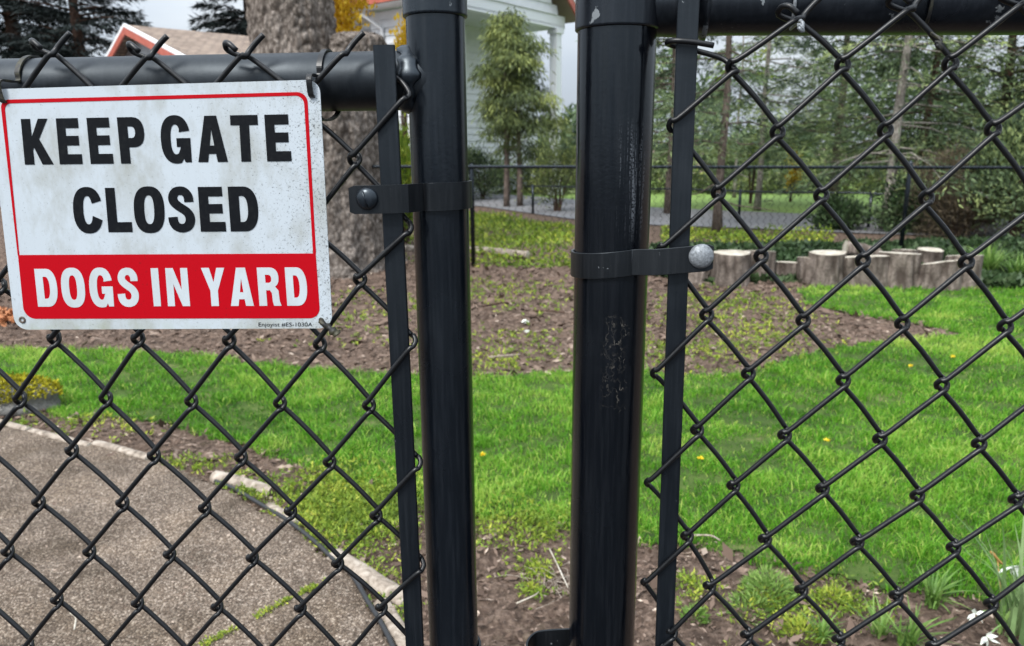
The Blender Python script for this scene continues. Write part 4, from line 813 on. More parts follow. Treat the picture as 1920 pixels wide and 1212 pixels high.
# daffodils at the right edge
db = gz(1905, 1190); df = empty('daffodil_clump', (db[0], db[1], 0), 'tall pale daffodil clump with fading whitish blooms at the lower right edge', 'flowers')
o = link('leaves', tuft('leaves', (0, 0, 0), 34, .42, .013, .55, None, '', arch=.55), M['pale_leaf'], None, False); o.parent = df
o = link('leaves', tuft('leaves', (0, 0, 0), 12, .3, .011, .95, None, '', arch=.9), M['strap'], None, False); o.parent = df
for (x, y, Y, s_) in ((1895, 1062, 2.05, .022), (1828, 1150, 1.95, .017), (1850, 1195, 1.9, .016)):
    c = aty(x, y, Y); b = (db[0], db[1], 0); mb = MB(); mb.tube(catmull([b, (np.array(b)+c)/2+[0, 0, .05], c+[0, .01, .015], c], 5), .0028, 6); mb.build('stem', M['dead'] if s_ < .02 else M['wood_grey'], df) if False else None
    mb2 = MB(); mb2.tube(catmull([b, (np.array(b)+c)/2+np.array([0, 0, .04]), c], 6), .0026, 6); mb2.build('stem', mat('stem_green', (.14, .24, .07), .5), df)
    P = np.repeat(c[None], 7, 0)+rng.normal(0, .002, (7, 3)); an = np.arange(7)*2*PI/7; D = np.stack([np.cos(an), -.4+0*an, np.sin(an)*.8-.3], 1)+rng.normal(0, .2, (7, 3))
    link('bloom', quads_mesh('bloom', cards(P, D, s_*2.1, s_*.95), None), M['petal'], df, False)
pw = aty(1862, 1040, 2.2); mb = MB()
mb.tube(catmull([gz(1880, 1180), pw+[0.02, 0, -.03], pw+[-.01, 0, .01], pw+[.035, 0, -.035]], 6), [.0022]*12+[.004]*7, 6); mb.build('withered_bloom', M['dead'], df)
for i, (x, y, lb) in enumerate([(1651, 554, 'yellow dandelion bloom near the far edge of the lawn behind the fence'), (1706, 702, 'dandelion bloom in the middle of the right lawn'), (1785, 684, 'pair of pale dandelion heads right of the middle of the lawn'), (1312, 881, 'yellow dandelion bloom just right of the flat bar'), (905, 873, 'small yellow bloom between the posts at the lawn edge'), (1548, 846, 'faded pale bloom low in the lawn between wires')]):
    c = gz(x, y); c[2] = .055; n = 26; D = rng.normal(size=(n, 3)); D[:, 2] = np.abs(D[:, 2])*.7
    me = quads_mesh('dandelion', cards(np.zeros((n, 3)), D, .017, .008), None); o = link('dandelion', me, M['dande'], None, False); o.location = Vector(c.tolist()); tag(o, lb, 'flower', 'dandelions in the lawn')
# sticks and scraps lying about
for (x0, y0, x1, y1, r, lb, mt) in [(905, 582, 965, 574, .012, 'dark stick lying on the mulch behind the gap', 'bark_red'), (1000, 590, 1060, 594, .010, 'thin dark stick pointing to the thick post', 'bark_red'), (915, 680, 975, 674, .009, 'pale bent stick at the far edge of the lawn', 'wood_grey'), (1300, 1020, 1350, 1030, .004, 'short twig beside the right flat bar', 'wood_grey'), (135, 1168, 142, 1200, .0035, 'pale wood splinter lying on the path', 'cut'), (1030, 1045, 1065, 1120, .003, 'dry root stem curling out of the soil between the posts', 'cut'), (968, 1150, 1010, 1128, .0028, 'fine dry stem lying on the soil in the gap', 'cut')]:
    a, b = gz(x0, y0), gz(x1, y1); m_ = (a+b)/2+rng.normal(0, .012, 3); a[2] = b[2] = .035; m_[2] = .045; mb = MB(); mb.tube(catmull([a, m_, b], 6), np.linspace(r, r*.6, 13), 7, True, .12); top('stick', mb, M[mt], lb, 'stick', 'sticks lying on the ground')
n = 46; mb = MB(); c0 = gz(1045, 1105)
for i in range(n):
    a = c0+np.array([rng.normal(0, .045), rng.normal(0, .04), .02]); d = rng.normal(size=3)*.05; d[2] = abs(d[2])*.6; mb.tube(catmull([a, a+d*.5+rng.normal(0, .008, 3), a+d*[1, 1, .3]], 4), .0011, 4)
top('dry_roots', mb, M['wood_grey'], 'tangle of dry pale roots on the soil beside the thick post', 'dry plant')
for (x, y, s_, lb) in ((985, 610, .03, 'crumpled whitish scrap lying on the mulch in the gap'), (988, 628, .018, 'tiny white scrap just below the crumpled one')):
    c = gz(x, y); top('litter_scrap', blob((c[0], c[1], .03), s_, s_*.6, s_*.5, .4, x, 12, 8), M['petal'], lb, 'litter', 'white scraps on the mulch', None, False)
for (x, y, lb) in ((15, 604, 'orange-brown pile of dead leaves left of the sign corner'),):
    c = gz(x, y); n = 500; P = np.stack([rng.normal(0, .25, n), rng.normal(0, .12, n), rng.uniform(.01, .09, n)], 1); D = rng.normal(size=(n, 3)); me = quads_mesh('leaf_pile', cards(P, D, .07, .04), None)
    o = link('leaf_pile', me, mat('dead_leaves', (.42, .17, .07), .8), None, False); o.location = Vector(c.tolist()); tag(o, lb, None, None, 'stuff')

# ================================================================ trees
def limbs(mb, base, H, n, Lr, z0, droop, r0, dead=False):
    for i in range(n):
        z = z0+(H-z0)*random.random()**1.1; a = random.uniform(0, 2*PI); L_ = Lr*random.uniform(.5, 1)*(1-.6*(z-z0)/(H-z0)); d = np.array([math.cos(a), math.sin(a), 0]); e = random.uniform(-.15, .35)
        P = [np.array([base[0], base[1], z])+d*L_*t+np.array([0, 0, L_*(e*t-droop*t*t)]) for t in (0, .25, .5, .75, 1)]
        P = [p+rng.normal(0, .02*L_, 3)*(i_ > 0) for i_, p in enumerate(P)]
        mb.tube(catmull(P, 3), np.linspace(r0, r0*.25, 13), 5, False)
def conifer(name, x, y, H, r, z0, Rc, nb, nl, leaf, lw, mt, bark_, label, cat='tree', lean=0, droop=.35, up=.15, taper=.9, grp=None, zdense=1.0, twigs=0, top_=True):
    t = empty(name, (x, y, 0), label, cat, grp); mb = MB(); ss = np.linspace(0, 1, 12)
    ax = lambda z: np.array([x+lean*z+.02*math.sin(z*2.1+x), y+.02*math.sin(z*1.7), z])
    mb.tube([ax(s*H-.05) for s in ss], [r*(1-.8*s)+r*.35*math.exp(-s*H/.25) for s in ss], 14)
    if twigs:
        for i in range(twigs):
            z = random.uniform(.5, min(H, 4.6)); a = random.uniform(0, 2*PI); L_ = random.uniform(.5, 1.7); d = np.array([math.cos(a), math.sin(a)*.6, 0]); P = [ax(z)+d*L_*q+np.array([0, 0, L_*(-.15*q-.25*q*q+.25*q**3)+rng.normal(0, .03)]) for q in (0, .3, .6, 1)]
            mb.tube(catmull(P, 3), np.linspace(.017, .004, 10), 5, False)
    # branches with flat sprays
    zb = z0+(H-z0)*rng.uniform(0, 1, nb)**zdense; ab = rng.uniform(0, 2*PI, nb); f = (zb-z0)/(H-z0); Lb = Rc*(1-taper*f)*rng.uniform(.55, 1.1, nb)+.15; eb = up*rng.uniform(-.5, 1.5, nb)+.5*f
    bt = np.clip(rng.normal(.42, .3, nb), 0, 1)
    for i in range(0, nb, 2):
        d = np.array([math.cos(ab[i]), math.sin(ab[i]), 0]); P = [ax(zb[i])+d*Lb[i]*q+np.array([0, 0, Lb[i]*(eb[i]*q-droop*q*q)]) for q in (0, .35, .7, .95)]; mb.tube(P, [r*.16+.006, r*.12+.004, .005, .003], 4, False)
    mb.build('trunk', M[bark_], t)
    per = np.maximum((nl*Lb/Lb.sum()), 1).astype(int); bi = np.repeat(np.arange(nb), per); n = len(bi); s = rng.uniform(.12, 1, n)**.75
    lx = np.cos(ab[bi]); ly = np.sin(ab[bi]); L_ = Lb[bi]; lat_ = rng.normal(0, 1, n)*.24*L_*(1.15-s)*1.2; cl = np.round(s*7+rng.normal(0, .25, n))/7; s = s*.35+cl*.65
    P = np.stack([x+lean*zb[bi]+lx*L_*s-ly*lat_, y+ly*L_*s+lx*lat_, zb[bi]+L_*(eb[bi]*s-droop*s*s)-np.abs(lat_)*.3-np.abs(rng.normal(0, .05, n))], 1)
    sg = np.sign(lat_); D = np.stack([lx-ly*sg*.8, ly+lx*sg*.8, -.35+0*lx], 1)+rng.normal(0, .35, (n, 3)); nr = rng.normal(0, .55, (n, 3)); nr[:, 2] += 1
    V = cards(P, D, leaf*rng.uniform(.6, 1.4, n), lw*rng.uniform(.6, 1.4, n), nr)
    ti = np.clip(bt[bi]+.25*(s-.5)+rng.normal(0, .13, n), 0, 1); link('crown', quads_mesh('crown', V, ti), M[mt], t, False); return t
# big double trunk
bt0 = gz(655, 512); yb = bt0[1]+.55
bt_ = empty('old_fir_tree', (aty(640, 500, yb)[0], yb, 0), 'massive old tree with plated grey bark and flared roots, forked low behind the sign', 'tree')
from mathutils import noise as mno
def plates(p):
    q = Vector(p)+Vector((mno.noise(Vector(p)*5), mno.noise(Vector(p)*5+Vector((9, 0, 0))), 0))*.05
    d, _ = mno.voronoi(Vector((q[0]*11, q[1]*11, q[2]*5.0))); return min(1, (d[1]-d[0])*2.4)*.032+mno.noise(q*25)*.008
def trunk(pts, mt, parent, name, k=190, ridge=.02, cap=False):     # pts: (xl, xr, y) silhouette edges at depth yb
    C = []; Rr = []
    for (xl, xr, py) in pts:
        a, b = aty(xl, py, yb), aty(xr, py, yb); C.append((a+b)/2); Rr.append((b[0]-a[0])/2)
    C = catmull(np.array(C), 26); Rr = catmull(np.array(Rr)[:, None], 26)[:, 0]; V = []
    for i, (c, r) in enumerate(zip(C, Rr)):
        fl = max(0, 1-c[2]/.9)
        for j in range(k):
            a = 2*PI*j/k; rr = r*(1+ridge*math.sin(9*a+c[2]*2)+ridge*.8*math.sin(17*a-c[2]*3)+fl*.16*max(0, math.sin(5*a+.6))); rr += plates((c[0]+rr*math.cos(a), c[1]+rr*math.sin(a), c[2]))-.02; V.append((c[0]+rr*math.cos(a), c[1]+rr*math.sin(a), c[2]))
    n = len(C); mb = MB(); mb.add(V, [(i*k+j, i*k+(j+1) % k, (i+1)*k+(j+1) % k, (i+1)*k+j) for i in range(n-1) for j in range(k)]+[tuple(range(k))[::-1], tuple(range((n-1)*k, n*k))]); return mb.build(name, M[mt], parent)
trunk([(462, 800, 535), (478, 745, 500), (490, 728, 450), (498, 716, 380), (500, 712, 300), (496, 708, 225), (490, 690, 160)], 'bark_big', bt_, 'trunk')
trunk([(500, 700, 235), (478, 648, 150), (471, 630, 80), (467, 623, 20), (462, 618, -60), (455, 612, -300), (450, 608, -700)], 'bark_big', bt_, 'stem')
trunk([(590, 712, 235), (606, 722, 160), (612, 724, 110), (616, 722, 78), (628, 712, 65)], 'bark_big', bt_, 'cut_stem')
n = 6000; zt_ = rng.uniform(4.8, 8, n); a = rng.uniform(0, 2*PI, n); rr = rng.uniform(.3, 3, n); cx, cy = aty(540, -500, yb)[0], yb
link('crown', quads_mesh('crown', cards(np.stack([cx+rr*np.cos(a), cy+rr*np.sin(a)*.8+1.0, zt_+1.2], 1), rng.normal(size=(n, 3)), .2, .05), rng.uniform(0, 1, n)), M['spruce'], bt_, False)

g1 = 'dark spruces rising behind the houses'
p = aty(30, 100, 27); conifer('spruce_tree', p[0], 27, 15, .3, 1.5, 4.0, 260, 80000, .30, .045, 'spruce', 'bark_red', 'tall dark spruce at the far upper left corner', droop=.25, up=.1, grp=g1)
p = aty(150, 100, 25); conifer('spruce_tree', p[0], 25, 12, .22, 1.5, 3.0, 190, 32000, .26, .04, 'spruce', 'bark_red', 'thinner dark spruce with sky showing through, left of the shingle roof', droop=.2, up=.12, grp=g1)
p = aty(470, 60, 30); conifer('spruce_tree', p[0], 30, 14, .3, 1.5, 2.6, 220, 55000, .30, .045, 'spruce', 'bark_red', 'dark narrow spruce against the big trunk, right of the shingle roof', droop=.3, grp=g1)
def ct(px, pyb, *a, **kw):
    c = gz(px, pyb); return conifer('conifer_tree', c[0], c[1], *a, **kw)
g2 = 'conifers growing beyond the back fence'
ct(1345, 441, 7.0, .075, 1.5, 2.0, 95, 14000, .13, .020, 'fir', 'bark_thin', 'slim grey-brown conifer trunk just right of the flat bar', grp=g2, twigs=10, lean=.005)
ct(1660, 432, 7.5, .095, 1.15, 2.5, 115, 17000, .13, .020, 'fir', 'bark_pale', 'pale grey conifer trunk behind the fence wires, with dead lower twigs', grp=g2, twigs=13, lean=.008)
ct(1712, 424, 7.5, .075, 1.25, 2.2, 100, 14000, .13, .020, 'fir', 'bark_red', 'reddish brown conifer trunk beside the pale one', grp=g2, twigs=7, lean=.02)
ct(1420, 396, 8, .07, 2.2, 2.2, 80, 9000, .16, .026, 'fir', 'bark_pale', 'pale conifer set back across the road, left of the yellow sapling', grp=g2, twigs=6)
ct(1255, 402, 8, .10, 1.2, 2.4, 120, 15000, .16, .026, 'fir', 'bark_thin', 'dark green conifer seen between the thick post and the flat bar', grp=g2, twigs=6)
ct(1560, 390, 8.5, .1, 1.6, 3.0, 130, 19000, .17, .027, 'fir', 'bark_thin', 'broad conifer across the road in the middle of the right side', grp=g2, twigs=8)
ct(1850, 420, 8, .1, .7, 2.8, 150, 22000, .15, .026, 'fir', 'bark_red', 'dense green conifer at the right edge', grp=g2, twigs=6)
ct(1990, 430, 8, .1, .5, 2.6, 150, 18000, .15, .026, 'fir', 'bark_red', 'conifer reaching in from beyond the right edge', grp=g2)
p = gz(1376, 372); conifer('birch_tree', p[0], p[1], 6, .05, 3.0, 1.2, 30, 1500, .14, .05, 'weed', 'bark_pale', 'thin white-barked tree between the two slim trunks', 'tree', twigs=4)
def cypress(px, pyb, ptop, wd, label, seed):
    c = gz(px, pyb); H = aty(px, ptop, c[1])[2]; t = empty('cypress_tree', (c[0], c[1], 0), label, 'tree', 'young cypresses in front of the white house'); mb = MB(); ss = np.linspace(0, 1, 10)
    mb.tube([(c[0]+.06*math.sin(s*4+seed)*s, c[1], s*H-.05) for s in ss], [.085*(1-.85*s) for s in ss], 10)
    n = 10500; nc = 64; zc_ = 1.35+(H-1.3)*rng.uniform(0, 1, nc)**.9; f = (zc_-1.35)/(H-1.3); R = 1.45*wd*(.4+.8*np.abs(np.sin(f*5.5+seed)))*(1-.68*f)*1.1; a = rng.uniform(0, 2*PI, nc); C = np.stack([c[0]+R*np.cos(a)*rng.uniform(.3, 1, nc), c[1]+R*np.sin(a)*rng.uniform(.3, 1, nc), zc_], 1)
    for i in range(0, nc, 3): mb.tube([(c[0], c[1], zc_[i]-.3), C[i]], [.014, .005], 4, False)
    mb.build('trunk', M['bark_thin'], t)
    ci = rng.integers(0, nc, n); P = C[ci]+rng.normal(0, 1, (n, 3))*[.17, .17, .07]; P[:, 2] -= .1+1.1*((P[:, 0]-C[ci][:, 0])**2+(P[:, 1]-C[ci][:, 1])**2); D = (P-C[ci])*2+rng.normal(0, .2, (n, 3)); D[:, 2] -= .35
    ti = np.clip(.35+.3*rng.normal(0, .7, nc)[ci]+.18*f[ci]+rng.normal(0, .12, n), 0, 1); link('crown', quads_mesh('crown', cards(P, D, .15*rng.uniform(.6, 1.4, n), .026), ti), M['cypress'], t, False)
cypress(950, 389, 22, .74, 'young cypress with drooping tip, left of the pair before the white house', 1.0)
cypress(975, 388, 62, .98, 'young cypress with a bare reddish trunk, right of the pair before the white house', 2.6)
c = gz(1045, 385); 
def bush(name, x, y, z0, rx, ry, rz_, n, leaf, lw, mt, label, cat='bush', grp=None, clumps=26, stems=10, smt='bark_red'):
    t = empty(name, (x, y, 0), label, cat, grp); C = rng.normal(0, 1, (clumps, 3)); C /= np.linalg.norm(C, axis=1)[:, None]; C *= rng.uniform(.2, 1, (clumps, 1))**.5; C = C*[rx, ry, rz_]*.8+[x, y, z0+rz_]; C[:, 2] = np.maximum(C[:, 2], .05)
    mb = MB()
    for i in range(stems): mb.tube(catmull([(x+random.uniform(-.1, .1)*rx, y, 0), (x*.5+C[i][0]*.5, y*.5+C[i][1]*.5, C[i][2]*.6), C[i]], 3), [.02, .018, .015, .012, .009, .006, .004], 5, False)
    mb.build('stem', M[smt], t); ci = rng.integers(0, clumps, n); P = C[ci]+rng.normal(0, 1, (n, 3))*np.array([rx, ry, rz_])*.2; P[:, 2] = np.abs(P[:, 2]); D = P-[x, y, z0]+rng.normal(0, rx*.6, (n, 3))
    ti = np.clip(rng.normal(.5, .2, clumps)[ci]+rng.normal(0, .15, n), 0, 1); link('crown', quads_mesh('crown', cards(P, D, leaf*rng.uniform(.6, 1.4, n), lw*rng.uniform(.6, 1.4, n)), ti), M[mt], t, False); return t
c = aty(1045, 385, 17.5); bush('evergreen_bush', c[0], 17.5, .2, .8, .7, .8, 4200, .11, .022, 'cypress', 'round evergreen bush right of the cypress pair, against the thick post')
c = aty(905, 340, 22); bush('evergreen_bush', c[0], 22, .1, .9, .8, .7, 5000, .12, .03, 'fir', 'dark bush left of the cypress pair behind the gate post')
c = aty(655, 30, 12.5); bush('yellow_tree', c[0], 12.5, 2.75, .42, .4, .95, 2100, .085, .05, 'yellow', 'golden yellow leafed small tree in front of the white house, right of the big trunk', 'tree', None, 30)
c = aty(752, 70, 12.0); bush('yellow_tree', c[0], 12.0, 1.9, .13, .3, .9, 800, .08, .045, 'yellow', 'narrow yellow leafed tree just left of the gate post', 'tree', None, 14)
c = aty(755, 330, 11.5); bush('evergreen_bush', c[0], 11.5, .2, .5, .5, .85, 5000, .10, .035, 'weed', 'yellow-green bush seen in the slit between bar and gate post')
c = aty(1484, 345, 20); bush('yellow_sapling', c[0], 20, .35, .22, .2, .5, 600, .08, .05, 'yellow', 'small yellow flowering sapling across the road', 'bush', None, 12)
c = aty(1412, 300, 19.5); bush('yellow_green_sapling', c[0], 19.5, .9, .3, .3, .45, 600, .09, .05, 'weed', 'lime green sapling beside the thin pale trunk', 'bush', None, 12)
c = aty(1800, 380, 12.0); bush('bare_shrub', c[0], 12, -.1, .8, .5, .75, 9000, .14, .010, 'brush', 'twiggy brown shrub behind the right part of the back fence', 'bush', None, 30)
c = aty(1905, 380, 11.5); bush('evergreen_bush', c[0], 11.5, .1, .9, .6, .9, 10000, .09, .035, 'fir', 'leafy green bush at the right edge behind the back fence', 'bush', None, 30)
c = aty(1580, 400, 13.2); bush('evergreen_bush', c[0], 13.2, -.1, .5, .4, .35, 3500, .09, .035, 'ivy', 'low dark bush at the roadside left of the pale trunk')
c = aty(1740, 420, 12.6); bush('evergreen_bush', c[0], 12.6, -.1, .9, .5, .5, 8000, .09, .035, 'ivy', 'dark spreading bush around the foot of the reddish trunk')
# ivy bank behind the stumps and weeds beyond the fence
def carpet(name, polys, n, leaf, lw, mt, zf, label):
    X, Y = [], []
    for pl, m_ in polys:
        g = [gz(*p)[:2] for p in pl]; gx = [p[0] for p in g]; gy = [p[1] for p in g]; x = rng.uniform(min(gx), max(gx), m_*3); y = rng.uniform(min(gy), max(gy), m_*3); k = inpoly(x, y, g); X.append(x[k]); Y.append(y[k])
    X = np.concatenate(X); Y = np.concatenate(Y); m_ = len(X); Z = zf(X, Y)*rng.uniform(.1, 1, m_); D = rng.normal(size=(m_, 3)); D[:, 1] -= .5; D[:, 2] += .4
    tag(link(name, quads_mesh(name, cards(np.stack([X, Y, Z], 1), D, leaf*rng.uniform(.6, 1.4, m_), lw*rng.uniform(.6, 1.3, m_)), np.clip(.45+.3*nz(X*2, Y*2, 4)+rng.normal(0, .2, m_), 0, 1)), M[mt], None, False), label, None, None, 'stuff')
carpet('ivy', [([(1200, 512), (1330, 535), (1500, 532), (1800, 540), (2100, 550), (2100, 462), (1800, 458), (1500, 468), (1230, 470)], 34000)], 0, .085, .07, 'ivy', lambda x, y: (.06+.13*np.clip((y-8.3)/1.0, 0, 1))*np.clip((10.6-y)/1.0,.35,1)+.03*nz(x*3, y*3, 1), 'dark green ivy covering the bank behind the stumps')
carpet('bank_weeds', [([(860, 505), (1075, 505), (1075, 428), (860, 400)], 4200), ([(600, 500), (880, 500), (880, 400), (600, 400)], 2000), ([(1240, 470), (1560, 470), (1560, 440), (1240, 432)], 1300)], 0, .07, .03, 'weed', lambda x, y: .05+.13*np.clip(nz(x*1.4, y*1.1, 8)+.4, 0, 1), 'patchy weeds on the bank beyond the back fence')
# far wood closing the view
def wood():
    n = 52000; X = rng.uniform(-34, 34, n); Y = rng.uniform(33, 42, n); px = X/ Y
    H = 5.6+1.7*nz(X*.5, 0*X, 3)+1.4*nz(X*1.3, 0*X, 5); H = np.where((px > -.05) & (px < .10), np.minimum(H, 3.2), H); H = np.where(px < -.25, np.minimum(H, 4.2), H); H = np.where((px > .28) & (px < .40), H*.42, H); H = np.where((px > .60) & (px < .75), H*.7, H)
    Z = H*rng.uniform(0, 1, n)**.8; k = rng.uniform(size=n) < np.clip(.55+.8*nz(X*1.1, Z*1.3, 2)-.05*Z, .03, 1); X, Y, Z = X[k], Y[k], Z[k]; n = len(X)
    D = rng.normal(size=(n, 3)); D[:, 2] -= .3
    tag(link('far_wood', quads_mesh('far_wood', cards(np.stack([X, Y, Z], 1), D, .55*rng.uniform(.5, 1.4, n), .22), np.clip(.4+.3*nz(X, Z, 7)+rng.normal(0, .16, n), 0, 1)), M['fir'], None, False), 'far green wood closing the view behind the trees', None, None, 'stuff')
wood()
def under():
    n = 30000; X = rng.uniform(-16, 24, n); Y = 24.2+.12*X*0+rng.uniform(0, 2.5, n)-.12*X; H = np.clip(1.0+.7*nz(X*.7, 0*X, 8)+.4*nz(X*2.1, 0*X, 2), .25, 2.4); H = np.where((X > -2.3) & (X < 3.0), np.minimum(H, .9), H)
    Z = H*rng.uniform(0, 1, n); D = rng.normal(size=(n, 3)); tag(link('far_undergrowth', quads_mesh('far_undergrowth', cards(np.stack([X, Y, Z], 1), D, .2*rng.uniform(.5, 1.4, n), .08), np.clip(.4+.3*nz(X*2, Z*2, 7)+rng.normal(0, .18, n), 0, 1)), M['cypress'], None, False), 'undergrowth along the back of the grass verge', None, None, 'stuff')
under()

# ================================================================ houses
def prism(mb, A, B, z0, z1, th, mi=0):      # upright slab from A to B (plan points) with thickness th to the rear-left normal
    A, B = np.array(A), np.array(B); d = (B-A)/np.linalg.norm(B-A); n_ = np.array([-d[1], d[0]])*th
    a0 = z0 if hasattr(z0, '__len__') else (z0, z0); a1 = z1 if hasattr(z1, '__len__') else (z1, z1); V = []
    for q in (0, 1): V += [(*(A+n_*q), a0[0]), (*(B+n_*q), a0[1]), (*(B+n_*q), a1[1]), (*(A+n_*q), a1[0])]
    return mb.add(V, [(0, 1, 2, 3), (7, 6, 5, 4), (0, 4, 5, 1), (1, 5, 6, 2), (2, 6, 7, 3), (3, 7, 4, 0)], mi)
def lap(A, B, z0, z1f, mt, parent, step=.2, name='wall'):     # clapboards, each leaning out at its foot
    A, B = np.array(A), np.array(B); d = (B-A)/np.linalg.norm(B-A); n_ = np.array([d[1], -d[0]]); mb = MB(); z = z0; L_ = np.linalg.norm(B-A); m_ = 12
    while z < z1f(.5)+.01 and z < 20:
        for i in range(1):
            V = [(*(A+n_*.035), z), (*(B+n_*.035), z), (*(B+n_*.004), z+step), (*(A+n_*.004), z+step), (*A, z), (*B, z)]
            mb.add(V, [(0, 1, 2, 3), (4, 5, 1, 0)])
        z += step
    return mb.build(name, mt, parent, False)
u1 = np.array([.616, .788]); u2 = np.array([-.788, .616]); C0 = np.array([-2.2, 19.1])
house = empty('white_house', (-2.2, 19.1, 0), 'white clapboard house with red eaves and a tall columned porch, behind the cypresses', 'house')
ZE = 4.98; E1 = C0+u1*6.3      # porch corner
# body set back under the porch roof
W0 = C0+u1*.3+u2*2.0; mb = MB(); 
lap(W0, W0+u1*7.3, .1, lambda s: 5.3, M['siding'], house)
lap(W0+u2*.02+u2*2.2, W0+u2*.02, .1, lambda s: 5.3, M['siding'], house)
mb = MB(); prism(mb, W0+u2*.05, W0+u1*7.3+u2*.05, 0, 5.4, .2); prism(mb, W0+u1*.05+u2*2.2, W0+u1*.05+u2*.3, 0, 5.4, .2); mb.build('wall_core', M['siding'], house, False)
for s in (2.7, 5.6):
    mb = MB(); a = W0+u1*s-u2*.06; prism(mb, a, a+u1*.8, 3.5, 4.8, .05); w_ = mb.build('window', M['dark_glass'], house, False)
    mb = MB(); a = a-u2*.03; prism(mb, a-u1*.1, a, 3.4, 4.9, .05); prism(mb, a+u1*.8, a+u1*.9, 3.4, 4.9, .05); prism(mb, a, a+u1*.8, 4.8, 4.9, .05); prism(mb, a, a+u1*.8, 3.4, 3.5, .05); mb.build('frame', M['trim'], w_, False)
# porch beam and gable of boards
n1 = np.array([.788, -.616]); mb = MB(); prism(mb, C0, E1, ZE, ZE+.36, .25); mb.build('porch_beam', M['trim'], house, False)
mb = MB(); z = ZE+.362; i = 0; st = .27; Hg = 2.6; Lg = 6.3
while z < ZE+Hg:
    f = (z-ZE)/Hg; a = C0+u1*(Lg*f*.5-.25*0); b = E1-u1*(Lg*f*.5*(1)) ; off = n1*.0
    V = [(*(a+n1*.04), z), (*(b+n1*.04), z), (*(b+n1*.005), z+st), (*(a+n1*.005), z+st), (*a, z), (*b, z)]; mb.add(V, [(0, 1, 2, 3), (4, 5, 1, 0)]); z += st
mb.build('gable_boards', M['siding'], house, False)
pk = C0+u1*3.15; mb = MB()
for (A, B, za, zb_) in ((E1+u1*.45, pk, ZE+.02, ZE+Hg+.38), (pk, C0-u1*.45, ZE+Hg+.38, ZE+.02)):
    prism(mb, A+n1*.35, B+n1*.35, (za, zb_), (za+.24, zb_+.24), .06)
mb.build('red_rake', M['red_trim'], house, False)
mb = MB()
for (A, B, za, zb_) in ((E1+u1*.45, pk, ZE+.26, ZE+Hg+.62), (pk, C0-u1*.45, ZE+Hg+.62, ZE+.26)):
    V = [(*(A+n1*.4), za), (*(B+n1*.4), zb_), (*(B-n1*4.6), zb_), (*(A-n1*4.6), za)]; V += [(p[0], p[1], p[2]+.08) for p in V]; mb.add(V, [(0, 1, 2, 3), (7, 6, 5, 4), (0, 4, 5, 1), (1, 5, 6, 2), (2, 6, 7, 3), (3, 7, 4, 0)])
mb.build('roof', M['brick'], house, False)
mb = MB(); V = [(*C0, ZE+.05), (*E1, ZE+.05), (*(E1+u2*2.2), ZE+.05), (*(C0+u2*2.2), ZE+.05)]; V += [(p[0], p[1], p[2]+.05) for p in V]; mb.add(V, [(3, 2, 1, 0), (4, 5, 6, 7), (0, 1, 5, 4), (1, 2, 6, 5), (2, 3, 7, 6), (3, 0, 4, 7)]); mb.build('porch_ceiling', M['siding'], house, False)
for s in (.2, 6.0):
    c = C0+u1*s+u2*.13; mb = MB(); mb.box((c[0], c[1], ZE/2), .26, .26, ZE, h=(*u1, 0), n=(*u2, 0)); mb.box((c[0], c[1], ZE-.08), .36, .36, .12, h=(*u1, 0), n=(*u2, 0)); mb.box((c[0], c[1], .12), .36, .36, .24, h=(*u1, 0), n=(*u2, 0)); mb.build('column', M['trim'], house, False)
# left eave: red gutter board, white boards under, downspout
A = C0-u2*.1+u1*.0; B = C0+u2*4.4; mb = MB(); prism(mb, B-u1*.35, A-u1*.35, ZE-.02, ZE+.17, .1); mb.build('red_eave', M['red_trim'], house, False)
mb = MB(); V = [(*(A-u1*.3), ZE-.03), (*(B-u1*.3), ZE-.03), (*(B+u1*.9), ZE-.03), (*(A+u1*.9), ZE-.03)]; V += [(p[0], p[1], p[2]+.02) for p in V]; mb.add(V, [(0, 1, 2, 3), (7, 6, 5, 4)]); mb.build('soffit', M['trim'], house, False)
lap(B+u1*.3, C0+u1*.3+u2*.3, .1, lambda s: 4.7, M['siding'], house)
d0 = C0+u2*1.9-u1*.2; mb = MB(); mb.tube([(*d0, ZE), (*d0, ZE-.12), (*(d0+u1*.42-u2*.35), ZE-.5), (*(d0+u1*.42-u2*.35), .3)], .05, 10); mb.build('downspout', M['trim'], house)
d0 = E1-u1*.1-u2*-.2; mb = MB(); mb.tube([(*(E1+u2*2.2), ZE-.1), (*(E1+u2*1.6), ZE-.42), (*(E1+u2*.8), ZE-.46), (*(E1+u2*.8), ZE-.2)], .045, 8); mb.build('downspout', M['trim'], house)
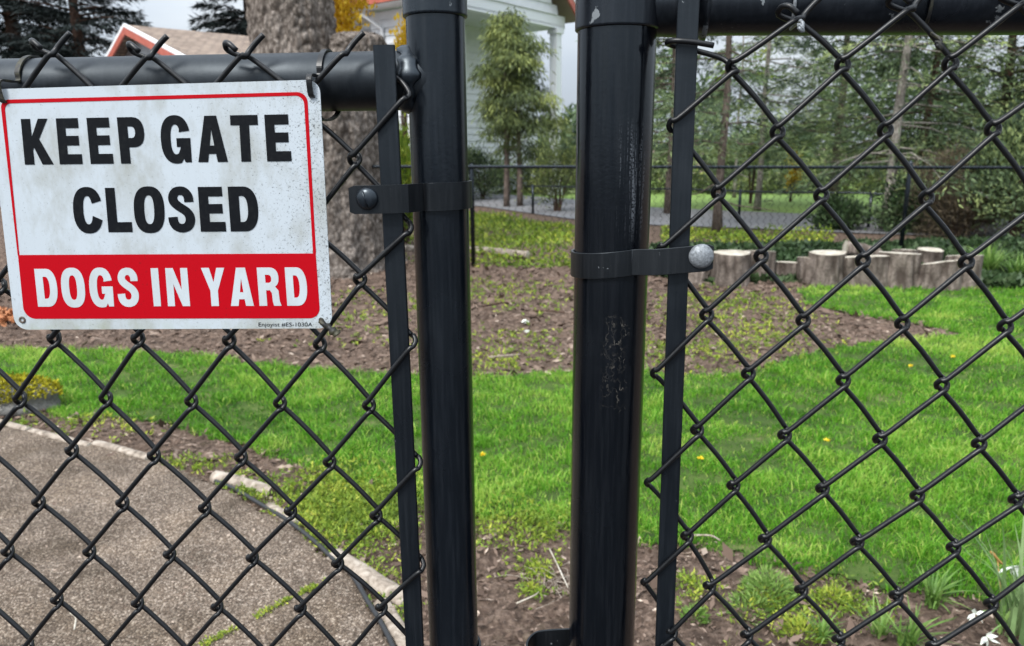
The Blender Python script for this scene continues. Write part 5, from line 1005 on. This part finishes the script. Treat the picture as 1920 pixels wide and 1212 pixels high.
# shingle roofed house at the left
hp2 = aty(231, 46, 21); gpk = hp2[:2]+np.array([.76, .65])*.42; zp = hp2[2]; ur = np.array([.76, .65]); ug = np.array([.65, -.76]); hl = 6.2; sl_ = .27
h2 = empty('shingle_house', (gpk[0], gpk[1], 0), 'grey gabled house with brown shingle roof and red rake boards, above the gate rail', 'house')
Lr_ = 3.5
def roofside(sg):
    a = gpk; b = gpk+ug*sg*hl; V = [(*(a-ur*.35), zp), (*(b-ur*.35), zp-hl*sl_), (*(b+ur*Lr_), zp-hl*sl_), (*(a+ur*Lr_), zp)]
    me = bpy.data.meshes.new('roof'); V2 = V+[(p[0], p[1], p[2]-.07) for p in V]; me.from_pydata(V2, [], [(0, 3, 2, 1) if sg < 0 else (0, 1, 2, 3), (4, 5, 6, 7), (0, 4, 5, 1), (1, 5, 6, 2), (2, 6, 7, 3), (3, 7, 4, 0)]); me.update()
    uv = me.uv_layers.new(name='UVMap'); co = [(0, 4), (0, 0), (6.5, 0), (6.5, 4)]
    for p in me.polygons:
        for li in p.loop_indices: uv.data[li].uv = co[me.loops[li].vertex_index % 4]
    link('roof', me, M['shingle'], h2, False)
    mb = MB(); A_2, B_2 = a-ur*.42, b-ur*.42
    mb.add([(*A_2, zp+.03), (*B_2, zp-hl*sl_+.03), (*B_2, zp-hl*sl_-.06), (*A_2, zp-.06), (*(A_2+ur*.05), zp+.03), (*(B_2+ur*.05), zp-hl*sl_+.03), (*(B_2+ur*.05), zp-hl*sl_-.06), (*(A_2+ur*.05), zp-.06)], [(0, 1, 2, 3), (4, 7, 6, 5), (0, 4, 5, 1), (3, 2, 6, 7)]); mb.build('white_rake', M['trim'], h2, False)
    mb = MB(); mb.add([(*A_2, zp-.062), (*B_2, zp-hl*sl_-.062), (*B_2, zp-hl*sl_-.25), (*A_2, zp-.25), (*(A_2+ur*.05), zp-.062), (*(B_2+ur*.05), zp-hl*sl_-.062), (*(B_2+ur*.05), zp-hl*sl_-.25), (*(A_2+ur*.05), zp-.25)], [(0, 1, 2, 3), (4, 7, 6, 5), (0, 4, 5, 1), (3, 2, 6, 7)]); mb.build('red_rake', M['red_trim'], h2, False)
roofside(-1); roofside(1)
mb = MB(); z = zp-hl*sl_
hb = hl-.1; V = [(*(gpk-ug*hb), 0), (*(gpk+ug*hb), 0), (*(gpk+ug*hb), zp-hb*sl_-.1), (*gpk, zp-.1), (*(gpk-ug*hb), zp-hb*sl_-.1)]
V2 = V+[(p[0]+ur[0]*Lr_*.98, p[1]+ur[1]*Lr_*.98, p[2]) for p in V]; mb.add(V2, [(0, 1, 2, 3, 4), (9, 8, 7, 6, 5), (0, 5, 6, 1), (1, 6, 7, 2), (4, 9, 5, 0)]); mb.build('wall', M['grey_wall'], h2, False)
mb = MB()
for i in range(7):
    zz = zp-.95-i*.12; mb.box((*(gpk-ur*.03), zz), .6, .03, .035, h=(*ug, 0), n=(*ur, 0))
mb.build('gable_vent', M['trim'], h2, False)
bpy.context.view_layer.update()
